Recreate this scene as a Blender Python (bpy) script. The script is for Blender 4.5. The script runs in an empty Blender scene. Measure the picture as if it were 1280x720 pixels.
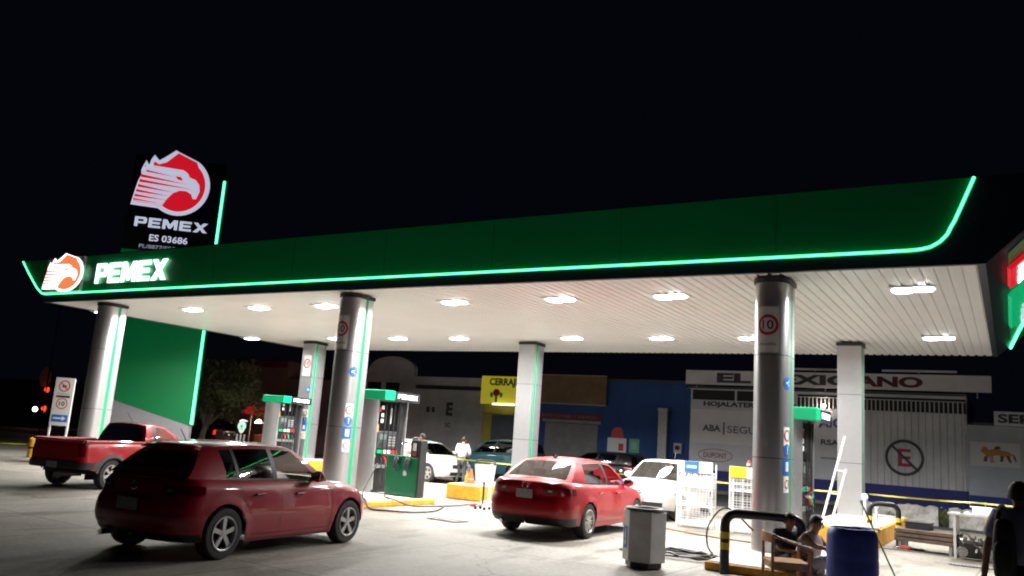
import bpy, bmesh, math, random
from mathutils import Vector, Matrix
random.seed(7)
sc = bpy.context.scene
col = sc.collection
R = math.radians

# ---------------------------------------------------------------- camera, world, exposure
camd = bpy.data.cameras.new('camera'); cam = bpy.data.objects.new('camera', camd); col.objects.link(cam)
cr = Vector((0.85735311, 0.50990224, 0.07032314)); cu = Vector((0.03197296, -0.18911403, 0.98143447)); cf = Vector((-0.51373473, 0.83918746, 0.17844058))
mw = Matrix(((cr.x, cu.x, -cf.x, 0), (cr.y, cu.y, -cf.y, 0), (cr.z, cu.z, -cf.z, 1.8), (0, 0, 0, 1)))
cam.matrix_world = mw
camd.sensor_width = 36; camd.lens = 1029.36 / 1280 * 36; camd.clip_end = 800; camd.clip_start = 0.05
sc.camera = cam
world = bpy.data.worlds.new('World'); sc.world = world; world.use_nodes = True
bg = world.node_tree.nodes['Background']
bg.inputs[0].default_value = (0.25, 0.3, 0.6, 1); bg.inputs[1].default_value = 0.0048
sc.view_settings.view_transform = 'Standard'; sc.view_settings.look = 'None'
sc.view_settings.exposure = 0.0; sc.view_settings.gamma = 1.0
sc.render.engine = 'CYCLES'
sc.cycles.use_denoising = True
sc.cycles.filter_width = 2.0
sc.cycles.max_bounces = 7; sc.cycles.diffuse_bounces = 4; sc.cycles.glossy_bounces = 4; sc.cycles.transmission_bounces = 6; sc.cycles.transparent_max_bounces = 8
sc.cycles.sample_clamp_indirect = 6.0
LUM_POWER = 255.0

# ---------------------------------------------------------------- materials
MATS = {}
def mat(name, color=(.5, .5, .5), rough=.6, metal=0., emit=0., ecol=None, coat=0., noise=0., nscale=3., bump=0., bscale=40., spec=.5, alpha=1., trans=0., dirt=None):
    if name in MATS: return MATS[name]
    m = bpy.data.materials.new(name); m.use_nodes = True
    nt = m.node_tree; b = nt.nodes['Principled BSDF']
    b.inputs['Base Color'].default_value = (*color, 1); b.inputs['Roughness'].default_value = rough
    b.inputs['Metallic'].default_value = metal; b.inputs['Coat Weight'].default_value = coat; b.inputs['Coat Roughness'].default_value = .04
    b.inputs['Specular IOR Level'].default_value = spec
    b.inputs['Transmission Weight'].default_value = trans
    if emit:
        b.inputs['Emission Color'].default_value = (*(ecol or color), 1); b.inputs['Emission Strength'].default_value = emit
    if noise or bump:
        tc = nt.nodes.new('ShaderNodeTexCoord')
        n = nt.nodes.new('ShaderNodeTexNoise'); n.inputs['Scale'].default_value = nscale; n.inputs['Detail'].default_value = 8; n.inputs['Roughness'].default_value = .65
        nt.links.new(tc.outputs['Object'], n.inputs['Vector'])
        if noise:
            r = nt.nodes.new('ShaderNodeValToRGB')
            d = dirt or tuple(c * (1 - noise) for c in color)
            r.color_ramp.elements[0].position = .3; r.color_ramp.elements[0].color = (*d, 1)
            r.color_ramp.elements[1].position = .68; r.color_ramp.elements[1].color = (*color, 1)
            nt.links.new(n.outputs['Fac'], r.inputs['Fac']); nt.links.new(r.outputs['Color'], b.inputs['Base Color'])
            mr = nt.nodes.new('ShaderNodeMapRange'); mr.inputs['To Min'].default_value = min(1, rough + .12); mr.inputs['To Max'].default_value = max(.02, rough - .06)
            nt.links.new(n.outputs['Fac'], mr.inputs['Value']); nt.links.new(mr.outputs['Result'], b.inputs['Roughness'])
        if bump:
            n2 = nt.nodes.new('ShaderNodeTexNoise'); n2.inputs['Scale'].default_value = bscale; n2.inputs['Detail'].default_value = 5
            nt.links.new(tc.outputs['Object'], n2.inputs['Vector'])
            bp = nt.nodes.new('ShaderNodeBump'); bp.inputs['Strength'].default_value = bump; bp.inputs['Distance'].default_value = .02
            nt.links.new(n2.outputs['Fac'], bp.inputs['Height']); nt.links.new(bp.outputs['Normal'], b.inputs['Normal'])
    MATS[name] = m; return m

def glass_mat(name, tint, mixf, rough=.03):
    m = bpy.data.materials.new(name); m.use_nodes = True; nt = m.node_tree
    for n in list(nt.nodes):
        if n.type != 'OUTPUT_MATERIAL': nt.nodes.remove(n)
    out = nt.nodes['Material Output']
    t = nt.nodes.new('ShaderNodeBsdfTransparent'); t.inputs[0].default_value = (*tint, 1)
    g = nt.nodes.new('ShaderNodeBsdfGlossy'); g.inputs['Roughness'].default_value = rough; g.inputs[0].default_value = (1, 1, 1, 1)
    fr = nt.nodes.new('ShaderNodeFresnel'); fr.inputs[0].default_value = 1.5
    ad = nt.nodes.new('ShaderNodeMath'); ad.operation = 'ADD'; ad.inputs[1].default_value = mixf
    nt.links.new(fr.outputs[0], ad.inputs[0])
    mx = nt.nodes.new('ShaderNodeMixShader')
    nt.links.new(ad.outputs[0], mx.inputs[0]); nt.links.new(t.outputs[0], mx.inputs[1]); nt.links.new(g.outputs[0], mx.inputs[2])
    nt.links.new(mx.outputs[0], out.inputs[0]); return m

# ---------------------------------------------------------------- mesh helper
class MB:
    def __init__(s): s.v = []; s.f = []
    def add(s, vs, fs):
        o = len(s.v); s.v += [tuple(v) for v in vs]; s.f += [tuple(i + o for i in f) for f in fs]
    def box(s, c, d, rz=0., rx=0., ry=0.):
        M = Matrix.Rotation(rz, 3, 'Z') @ Matrix.Rotation(ry, 3, 'Y') @ Matrix.Rotation(rx, 3, 'X'); c = Vector(c)
        vs = [c + M @ Vector((sx * d[0] / 2, sy * d[1] / 2, sz * d[2] / 2)) for sz in (-1, 1) for sy in (-1, 1) for sx in (-1, 1)]
        s.add(vs, [(0, 2, 3, 1), (4, 5, 7, 6), (0, 1, 5, 4), (2, 6, 7, 3), (0, 4, 6, 2), (1, 3, 7, 5)]); return s
    def bb(s, a, b):
        return s.box([(a[i] + b[i]) / 2 for i in range(3)], [abs(b[i] - a[i]) for i in range(3)])
    def tube(s, path, r, n=10, caps=True):
        P = [Vector(p) for p in path]; rs = r if isinstance(r, (list, tuple)) else [r] * len(P)
        up = None; rings = []
        for i, p in enumerate(P):
            t = (P[min(i + 1, len(P) - 1)] - P[max(i - 1, 0)]).normalized()
            if up is None:
                a = Vector((0, 0, 1)) if abs(t.z) < .9 else Vector((1, 0, 0)); up = (a - t * a.dot(t)).normalized()
            else:
                up = (up - t * up.dot(t)).normalized()
            w = t.cross(up)
            rings.append([p + (up * math.cos(2 * math.pi * k / n) + w * math.sin(2 * math.pi * k / n)) * rs[i] for k in range(n)])
        vs = [q for rg in rings for q in rg]; fs = []
        for i in range(len(P) - 1):
            for k in range(n):
                fs.append((i * n + k, i * n + (k + 1) % n, (i + 1) * n + (k + 1) % n, (i + 1) * n + k))
        if caps: fs += [tuple(range(n - 1, -1, -1)), tuple(range((len(P) - 1) * n, len(P) * n))]
        s.add(vs, fs); return s
    def cyl(s, a, b, r0, r1=None, n=20): return s.tube([a, b], [r0, r1 if r1 is not None else r0], n)
    def lathe(s, prof, c=(0, 0, 0), n=32, axis='z'):
        vs = []; fs = []; m = len(prof)
        for k in range(n):
            a = 2 * math.pi * k / n
            for (r, h) in prof:
                x, y, z = r * math.cos(a), r * math.sin(a), h
                if axis == 'y': x, y, z = x, h, y
                if axis == 'x': x, y, z = h, x, y
                vs.append((c[0] + x, c[1] + y, c[2] + z))
        for k in range(n):
            for j in range(m - 1):
                fs.append((k * m + j, ((k + 1) % n) * m + j, ((k + 1) % n) * m + j + 1, k * m + j + 1))
        s.add(vs, fs); return s
    def prism(s, pts, O, U, V, d):
        """polygon pts (u,v) on plane O + uU + vV, extruded by vector d"""
        O, U, V, d = Vector(O), Vector(U), Vector(V), Vector(d); n = len(pts)
        a = [O + U * p[0] + V * p[1] for p in pts]
        s.add(a + [q + d for q in a], [tuple(range(n)), tuple(range(2 * n - 1, n - 1, -1))] + [(i, (i + 1) % n, n + (i + 1) % n, n + i) for i in range(n)]); return s
    def grid(s, fn, nu, nv):
        vs = [fn(i / nu, j / nv) for i in range(nu + 1) for j in range(nv + 1)]
        fs = [(i * (nv + 1) + j, (i + 1) * (nv + 1) + j, (i + 1) * (nv + 1) + j + 1, i * (nv + 1) + j + 1) for i in range(nu) for j in range(nv)]
        s.add(vs, fs); return s
    def ball(s, c, r, n=12):
        rx, ry, rz = r if isinstance(r, (list, tuple)) else (r, r, r)
        return s.grid(lambda u, v: (c[0] + rx * math.cos(2 * math.pi * u) * math.sin(math.pi * v), c[1] + ry * math.sin(2 * math.pi * u) * math.sin(math.pi * v), c[2] + rz * math.cos(math.pi * v)), n, max(6, n // 2))
    def build(s, name, m, parent=None, smooth=False, bevel=0., weld=False, solid=0.):
        me = bpy.data.meshes.new(name); me.from_pydata(s.v, [], s.f); me.update()
        bm = bmesh.new(); bm.from_mesh(me)
        if weld or smooth: bmesh.ops.remove_doubles(bm, verts=bm.verts, dist=1e-4)
        bmesh.ops.recalc_face_normals(bm, faces=bm.faces)
        bm.to_mesh(me); bm.free()
        me.materials.append(m)
        if smooth:
            for p in me.polygons: p.use_smooth = True
            me.set_sharp_from_angle(angle=R(40))
        o = bpy.data.objects.new(name, me); col.objects.link(o)
        if parent: o.parent = parent
        if solid:
            md = o.modifiers.new('solid', 'SOLIDIFY'); md.thickness = solid; md.offset = 0
        if bevel:
            md = o.modifiers.new('bevel', 'BEVEL'); md.width = bevel; md.segments = 2; md.limit_method = 'ANGLE'; md.harden_normals = False
        return o

def smooth_path(P, k=6):
    P = [Vector(p) for p in P]; out = []
    for i in range(len(P) - 1):
        a, b, c, d = P[max(i - 1, 0)], P[i], P[i + 1], P[min(i + 2, len(P) - 1)]
        for j in range(k):
            t = j / k; out.append(.5 * ((2 * b) + (c - a) * t + (2 * a - 5 * b + 4 * c - d) * t * t + (3 * b - a - 3 * c + d) * t ** 3))
    return out + [P[-1]]
def tag(o, label=None, cat=None, group=None, kind=None):
    if label: o['label'] = label
    if cat: o['category'] = cat
    if group: o['group'] = group
    if kind: o['kind'] = kind
    return o
def thing(name, label, cat, loc=(0, 0, 0), rz=0., group=None):
    o = bpy.data.objects.new(name, None); col.objects.link(o); o.location = loc; o.rotation_euler = (0, 0, rz)
    return tag(o, label, cat, group)
def copy_tree(o, parent=None):
    c = o.copy(); col.objects.link(c)
    if parent: c.parent = parent
    for ch in list(o.children): copy_tree(ch, c)
    return c

def text(body, O, U, V, w, h, m, parent, name='lettering', depth=.01, bold=.02, fix=None, slant=0.):
    """lettering fitted into w x h at lower left corner O on the plane U,V, standing out by depth along U x V"""
    cu_ = bpy.data.curves.new('t', 'FONT'); cu_.body = body; cu_.size = 1; cu_.offset = bold; cu_.resolution_u = 3; cu_.align_x = 'LEFT'
    ob = bpy.data.objects.new('t', cu_); col.objects.link(ob)
    dg = bpy.context.evaluated_depsgraph_get(); me = bpy.data.meshes.new_from_object(ob.evaluated_get(dg))
    bpy.data.objects.remove(ob)
    vs = [v.co.copy() for v in me.vertices]; fs = [tuple(p.vertices) for p in me.polygons]
    bpy.data.meshes.remove(me)
    if not vs: return None
    x0 = min(v.x for v in vs); x1 = max(v.x for v in vs); y0 = min(v.y for v in vs); y1 = max(v.y for v in vs)
    O, U, V = Vector(O), Vector(U).normalized(), Vector(V).normalized(); N = U.cross(V).normalized() * depth
    P = []
    for v in vs:
        a = (v.x - x0) / (x1 - x0); b = (v.y - y0) / (y1 - y0)
        P.append(O + U * (a * w + slant * b * h) + V * (b * h) + N)
    mb = MB(); mb.add(P, fs)
    return mb.build(name, m, parent)

# common materials
M_black = mat('black_plastic', (.015, .015, .016), .45)
M_rubber = mat('rubber', (.02, .02, .02), .8, noise=.3, nscale=20)
M_dark = mat('dark_interior', (.02, .02, .022), .8)
M_chrome = mat('chrome', (.75, .75, .76), .12, 1.)
M_white = mat('white_paint', (.78, .78, .78), .45, noise=.08, nscale=6)
M_yellow = mat('yellow_kerb_paint', (.75, .38, .01), .55, noise=.25, nscale=5, dirt=(.42, .2, .03))
M_green = mat('green_panel', (.004, .42, .12), .35, noise=.1, nscale=1.2)
M_greenb = mat('green_stripe', (.0, .36, .15), .35)
M_neon = mat('neon_green', (.0, .6, .28), .4, emit=1.25, ecol=(.0, 1., .36))
M_neonc = mat('neon_core', (.1, .8, .5), .4, emit=3.6, ecol=(.1, 1., .38))
M_alu = mat('aluminium_panel', (.5, .5, .51), .3, .72, noise=.12, nscale=2)
M_navy = mat('dark_cladding', (.012, .016, .03), .4)
M_lit = mat('lit_white', (.9, .9, .95), .5, emit=2.2, ecol=(.9, .95, 1.))
M_lit2 = mat('lit_white_soft', (.8, .8, .9), .5, emit=.62, ecol=(.72, .78, 1.))
M_litred = mat('lit_red', (.5, .01, .02), .5, emit=.55, ecol=(1., .012, .03))
M_litred2 = mat('lit_orange_red', (.5, .1, .05), .5, emit=1.4, ecol=(1., .16, .05))
M_steel = mat('galvanised_steel', (.35, .35, .34), .45, .6, noise=.3, nscale=8)
M_blue = mat('sign_blue', (.02, .14, .5), .4)
M_red = mat('sign_red', (.5, .02, .03), .4)
M_signw = mat('sign_white', (.7, .7, .7), .4)
M_wood = mat('varnished_wood', (.62, .31, .09), .4, noise=.5, nscale=9)

# ---------------------------------------------------------------- ground
def ground():
    m = bpy.data.materials.new('forecourt_concrete'); m.use_nodes = True; nt = m.node_tree; b = nt.nodes['Principled BSDF']
    N = nt.nodes.new; L = nt.links.new
    tc = N('ShaderNodeTexCoord')
    n1 = N('ShaderNodeTexNoise'); n1.inputs['Scale'].default_value = .28; n1.inputs['Detail'].default_value = 9; n1.inputs['Roughness'].default_value = .62; n1.inputs['Distortion'].default_value = .4
    L(tc.outputs['Object'], n1.inputs['Vector'])
    r1 = N('ShaderNodeValToRGB'); e = r1.color_ramp.elements
    e[0].position = .3; e[0].color = (.16, .14, .112, 1); e[1].position = .7; e[1].color = (.42, .39, .345, 1)
    L(n1.outputs['Fac'], r1.inputs['Fac'])
    n2 = N('ShaderNodeTexNoise'); n2.inputs['Scale'].default_value = 14; n2.inputs['Detail'].default_value = 8
    L(tc.outputs['Object'], n2.inputs['Vector'])
    mx = N('ShaderNodeMixRGB'); mx.blend_type = 'MULTIPLY'; mx.inputs[0].default_value = .6
    r2 = N('ShaderNodeValToRGB'); r2.color_ramp.elements[0].position = .35; r2.color_ramp.elements[0].color = (.62, .6, .56, 1); r2.color_ramp.elements[1].position = .6; r2.color_ramp.elements[1].color = (1, 1, 1, 1)
    L(n2.outputs['Fac'], r2.inputs['Fac']); L(r1.outputs['Color'], mx.inputs[1]); L(r2.outputs['Color'], mx.inputs[2])
    # slab joints
    mp = N('ShaderNodeMapping'); mp.inputs['Rotation'].default_value = (0, 0, R(2)); mp.inputs['Location'].default_value = (1.2, .7, 0)
    L(tc.outputs['Object'], mp.inputs['Vector'])
    br = N('ShaderNodeTexBrick'); br.offset = 0.; br.inputs['Scale'].default_value = 1.; br.inputs['Brick Width'].default_value = 3.6; br.inputs['Row Height'].default_value = 4.1
    br.inputs['Mortar Size'].default_value = .022; br.inputs['Mortar Smooth'].default_value = .6; br.inputs['Color1'].default_value = (1, 1, 1, 1); br.inputs['Color2'].default_value = (.84, .85, .84, 1); br.inputs['Mortar'].default_value = (.25, .23, .2, 1)
    L(mp.outputs['Vector'], br.inputs['Vector'])
    mx2 = N('ShaderNodeMixRGB'); mx2.blend_type = 'MULTIPLY'; mx2.inputs[0].default_value = .8
    L(mx.outputs[0], mx2.inputs[1]); L(br.outputs['Color'], mx2.inputs[2])
    # oil drips and tyre marks
    n3 = N('ShaderNodeTexNoise'); n3.inputs['Scale'].default_value = 1.1; n3.inputs['Detail'].default_value = 4
    mp3 = N('ShaderNodeMapping'); mp3.inputs['Scale'].default_value = (1.6, .5, 1); L(tc.outputs['Object'], mp3.inputs['Vector']); L(mp3.outputs['Vector'], n3.inputs['Vector'])
    r3 = N('ShaderNodeValToRGB'); r3.color_ramp.elements[0].position = .3; r3.color_ramp.elements[0].color = (.42, .4, .37, 1); r3.color_ramp.elements[1].position = .45; r3.color_ramp.elements[1].color = (1, 1, 1, 1)
    L(n3.outputs['Fac'], r3.inputs['Fac'])
    mx3 = N('ShaderNodeMixRGB'); mx3.blend_type = 'MULTIPLY'; mx3.inputs[0].default_value = .85
    L(mx2.outputs[0], mx3.inputs[1]); L(r3.outputs['Color'], mx3.inputs[2])
    wn = N('ShaderNodeTexNoise'); wn.inputs['Scale'].default_value = 1.3; wn.inputs['Detail'].default_value = 5; L(tc.outputs['Object'], wn.inputs['Vector'])
    wa = N('ShaderNodeMixRGB'); wa.blend_type = 'ADD'; wa.inputs[0].default_value = 1.; L(tc.outputs['Object'], wa.inputs[1]); L(wn.outputs['Color'], wa.inputs[2])
    vo = N('ShaderNodeTexVoronoi'); vo.feature = 'DISTANCE_TO_EDGE'; vo.inputs['Scale'].default_value = .24; L(wa.outputs[0], vo.inputs['Vector'])
    rv = N('ShaderNodeValToRGB'); rv.color_ramp.elements[0].position = .0; rv.color_ramp.elements[0].color = (.3, .28, .25, 1); rv.color_ramp.elements[1].position = .006; rv.color_ramp.elements[1].color = (1, 1, 1, 1)
    L(vo.outputs['Distance'], rv.inputs['Fac'])
    mx4 = N('ShaderNodeMixRGB'); mx4.blend_type = 'MULTIPLY'; mx4.inputs[0].default_value = .75; L(mx3.outputs[0], mx4.inputs[1]); L(rv.outputs['Color'], mx4.inputs[2])
    v2 = N('ShaderNodeTexVoronoi'); v2.inputs['Scale'].default_value = 1.7; v2.inputs['Randomness'].default_value = 1.; L(tc.outputs['Object'], v2.inputs['Vector'])
    r5 = N('ShaderNodeValToRGB'); r5.color_ramp.elements[0].position = .03; r5.color_ramp.elements[0].color = (.35, .32, .3, 1); r5.color_ramp.elements[1].position = .13; r5.color_ramp.elements[1].color = (1, 1, 1, 1)
    L(v2.outputs['Distance'], r5.inputs['Fac'])
    mx5 = N('ShaderNodeMixRGB'); mx5.blend_type = 'MULTIPLY'; mx5.inputs[0].default_value = .45; L(mx4.outputs[0], mx5.inputs[1]); L(r5.outputs['Color'], mx5.inputs[2])
    L(mx5.outputs[0], b.inputs['Base Color'])
    mr = N('ShaderNodeMapRange'); mr.inputs['To Min'].default_value = .5; mr.inputs['To Max'].default_value = .8; L(n1.outputs['Fac'], mr.inputs['Value']); L(mr.outputs['Result'], b.inputs['Roughness'])
    bp = N('ShaderNodeBump'); bp.inputs['Strength'].default_value = .25; bp.inputs['Distance'].default_value = .01; L(n2.outputs['Fac'], bp.inputs['Height']); L(bp.outputs['Normal'], b.inputs['Normal'])
    g = MB(); g.grid(lambda u, v: (-200 + 300 * u, -60 + 260 * v, 0), 30, 26)
    tag(g.build('ground', m, weld=True), kind='structure')
    a = mat('asphalt', (.05, .048, .046), .85, noise=.35, nscale=2, bump=.3, bscale=60)
    tag(MB().bb((-120, 28.6, .0), (60, 37.0, .004)).build('road', a), kind='structure')
    c = mat('pavement_concrete', (.2, .19, .17), .8, noise=.4, nscale=2)
    tag(MB().bb((-120, 37.0, 0), (60, 38.2, .14)).build('pavement', c, bevel=.02), kind='structure')
ground()

# ---------------------------------------------------------------- canopy
CX0, CX1, CY0, CY1, CZ, CT = -27.0, -.26, 14.85, 27.4, 5.09, 6.53
def canopy():
    t = thing('canopy', 'long white soffit filling station canopy with green fascia and neon edge line', 'canopy', (-13.6, 21, 0))
    ox, oy = -13.6, 21
    def L(p): return (p[0] - ox, p[1] - oy, p[2])
    m = mat('soffit_white', (.84, .83, .82), .34, noise=.1, nscale=.35)
    # ribbed metal soffit, ribs along Y
    s = MB(); pitch = .21; x = CX0; sec = []
    while x < CX1 - .01:
        sec += [(x, 0), (x + pitch * .62, 0), (x + pitch * .68, .028), (x + pitch * .94, .028)]; x += pitch
    sec.append((CX1, 0))
    vs = []; fs = []
    ys = [CY0 + .02, 19., 23.2, CY1]
    for y in ys:
        for (a, b) in sec: vs.append(L((min(a, CX1), y, CZ + b)))
    k = len(sec)
    for j in range(len(ys) - 1):
        for i in range(k - 1): fs.append((j * k + i, j * k + i + 1, (j + 1) * k + i + 1, (j + 1) * k + i))
    s.add(vs, fs); s.build('soffit', m, t)
    # edge trims of soffit
    e = MB(); e.bb(L((CX1 - .09, CY0 + .03, CZ - .01)), L((CX1, CY1, CZ + .03))); e.build('edge_trim', mat('trim_white', (.7, .68, .64), .4), t)
    MB().bb(L((CX0, CY0 + .1, CZ + .06)), L((CX1, CY1 - .05, CT - .12))).build('roof', M_navy, t)
    # front fascia dark backing (trapezoid: ends lean outwards) and green face above neon
    k_ = 1.07
    fr = MB(); fr.prism([(CX0, CZ - .02), (CX1, CZ - .02), (CX1 + (CT - CZ) * k_, CT), (CX0 - (CT - CZ) * k_, CT)], L((0, CY0, 0)), (1, 0, 0), (0, 0, 1), (0, .1, 0)); fr.build('fascia', M_navy, t)
    npts = [(-28.53, 6.49), (-28.08, 6.09), (-27.59, 5.69), (-27.4, 5.54), (-27.22, 5.44), (-27.07, 5.36), (-26.85, 5.325), (-1.75, 5.335), (-1.32, 5.34), (-1.18, 5.35), (-1.04, 5.38), (-.9, 5.46), (-.79, 5.58), (-.74, 5.69), (-.68, 5.8), (-.57, 6.06), (-.38, 6.52)]
    gf = MB()
    top = 6.52; n = len(npts)
    gf.prism([(p[0], p[1] + .0) for p in npts], L((0, CY0 - .003, 0)), (1, 0, 0), (0, 0, 1), (0, -.02, 0)); gf.build('green_fascia_panel', M_green, t)
    for k in range(8): MB().bb(L((CX0 + 2.1 + k * 3.05, CY0 - .0265, 5.41)), L((CX0 + 2.106 + k * 3.05, CY0 - .023, 6.5))).build('panel_joint', mat('joint_green', (.0, .1, .03), .5), t)
    nb = MB(); nb.tube([L((p[0], CY0 - .035, p[1])) for p in npts], .021, 8); nb.build('neon_tube', M_neonc, t, smooth=True)
    ng = MB()
    for i in range(n - 1):
        a, b = npts[i], npts[i + 1]; d = Vector((b[0] - a[0], b[1] - a[1])).normalized(); q = Vector((-d.y, d.x)) * .042
        ng.add([L((a[0] + q.x, CY0 - .028, a[1] + q.y)), L((b[0] + q.x, CY0 - .028, b[1] + q.y)), L((b[0] - q.x, CY0 - .028, b[1] - q.y)), L((a[0] - q.x, CY0 - .028, a[1] - q.y))], [(0, 1, 2, 3)])
    ng.build('neon_glow_housing', mat('neon_glow_green', (0, .4, .15), .4, emit=.2, ecol=(0, 1., .25)), t)  # halo of the neon tube put into this flat strip as weak emission
    # end fascias leaning outwards
    for sgn, x0 in ((1, CX1), (-1, CX0)):
        w = (CT - CZ) * k_
        ef = MB(); ef.prism([(0, 0), (w * sgn, CT - CZ), (w * sgn - .12 * sgn, CT - CZ), (-.12 * sgn, .0)], L((x0, CY0 + .1, CZ - .02)), (1, 0, 0), (0, 0, 1), (0, CY1 - CY0 - .1, 0)); ef.build('fascia', M_navy, t)
    MB().bb(L((CX0, CY1, CZ + .05)), L((CX1, CY1 + .08, CT))).build('fascia', M_navy, t)
    # right end: green face, neon at its far end
    ux = Vector((k_, 0, 1)).normalized(); nrm = Vector((1, 0, -k_)).normalized()
    O = Vector(L((CX1, 0, CZ))) 
    g2 = MB(); g2.prism([(15.4 + 21 - 21, .42), (26.2, .42), (27.2, .62), (27.35, 2.05), (15.2, 2.05), (15.3, .7)], O + nrm * .012, (0, 1, 0), ux, nrm * .02); g2.build('green_fascia_panel', M_green, t)
    ne = MB(); ne.tube([O + nrm * .06 + Vector((0, y, 0)) + ux * v for y, v in ((27.3, .4), (26.4, .52), (25.3, .66), (24.3, .82), (23.6, 1.2), (23.2, 2.0))], .04, 8); ne.build('neon_tube', M_neonc, t, smooth=True)
    return t
CANOPY = canopy()

# luminaires
def luminaire():
    t = thing('canopy_light', '', 'ceiling light', group='recessed canopy lights')
    MB().box((0, 0, -.01), (.8, .56, .016)).build('frame', M_white, t, bevel=.005)
    md = mat('led_panel', (1, 1, 1), .5, emit=14., ecol=(1, .99, .97))
    def pad(cx, cy):
        P = []
        for k in range(28):
            a = 2 * math.pi * k / 28; c_, s_ = math.cos(a), math.sin(a)
            P.append((cx + .175 * abs(c_) ** .7 * (1 if c_ > 0 else -1), cy + .21 * abs(s_) ** .7 * (1 if s_ > 0 else -1)))
        MB().prism(P, (0, 0, -.042), (1, 0, 0), (0, 1, 0), (0, 0, .014)).build('diffuser', md, t)
    pad(-.18, .05); pad(.18, -.05)
    return t
LROW = [-26.8, -22.1, -19.1, -16.4, -12.0, -8.97, -6.27, -1.5]
lum0 = luminaire(); used = False
ordn = ['first', 'second', 'third', 'fourth', 'fifth', 'sixth', 'seventh', 'eighth']
for ri, (yy, rn) in enumerate(((16.88, 'front row'), (23.5, 'back row'))):
    for i, x in enumerate(LROW):
        o = lum0 if not used else copy_tree(lum0); used = True
        o.location = (x, yy, CZ - .003)
        o['label'] = 'lit white double LED light in the canopy ceiling, %s, %s from the left' % (rn, ordn[i])
        ld = bpy.data.lights.new('lamp', 'AREA'); ld.shape = 'RECTANGLE'; ld.size = .82; ld.size_y = .34; ld.energy = LUM_POWER; ld.color = (1, .985, .955); ld.spread = R(165)
        lo = bpy.data.objects.new('lamp', ld); col.objects.link(lo); lo.parent = o; lo.location = (0, 0, -.06)

# pillars
def arc_pt(a, front):
    # plan outline parameter: metres along outline starting at facing -Y centre, positive toward +X
    r = .31
    if front:
        if abs(a) < r * math.pi / 2:
            th = a / r; return Vector((r * math.sin(th), -r * math.cos(th), 0)), Vector((math.sin(th), -math.cos(th), 0))
        s_ = 1 if a > 0 else -1; return Vector((s_ * r, abs(a) - r * math.pi / 2, 0)), Vector((s_, 0, 0))
    if abs(a) < r: return Vector((a, 0, 0)), Vector((0, -1, 0))
    s_ = 1 if a > 0 else -1; return Vector((s_ * r, abs(a) - r, 0)), Vector((s_, 0, 0))
def pmb(a0, a1, z0, z1, off, front, n=10):
    def f(u, v):
        p, nn = arc_pt(a0 + (a1 - a0) * u, front); p = p + nn * off; return (p.x, p.y, z0 + (z1 - z0) * v)
    return MB().grid(f, n, 1)
def disc_on(ac, zc, r0, r1, off, front, n=28):
    def f(u, v):
        th = 2 * math.pi * u; rr = r0 + (r1 - r0) * v; p, nn = arc_pt(ac + rr * math.cos(th), front); p = p + nn * off; return (p.x, p.y, zc + rr * math.sin(th))
    return MB().grid(f, n, 2)
def text_on(body, a0, z0, w, h, m, parent, front, off, bold=.02):
    o = text(body, (a0, z0, 0), (1, 0, 0), (0, 1, 0), w, h, m, parent, depth=0, bold=bold)
    for v in o.data.vertices:
        p, nn = arc_pt(v.co.x, front); z = v.co.y; p = p + nn * off; v.co = (p.x, p.y, z)
    return o
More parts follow.
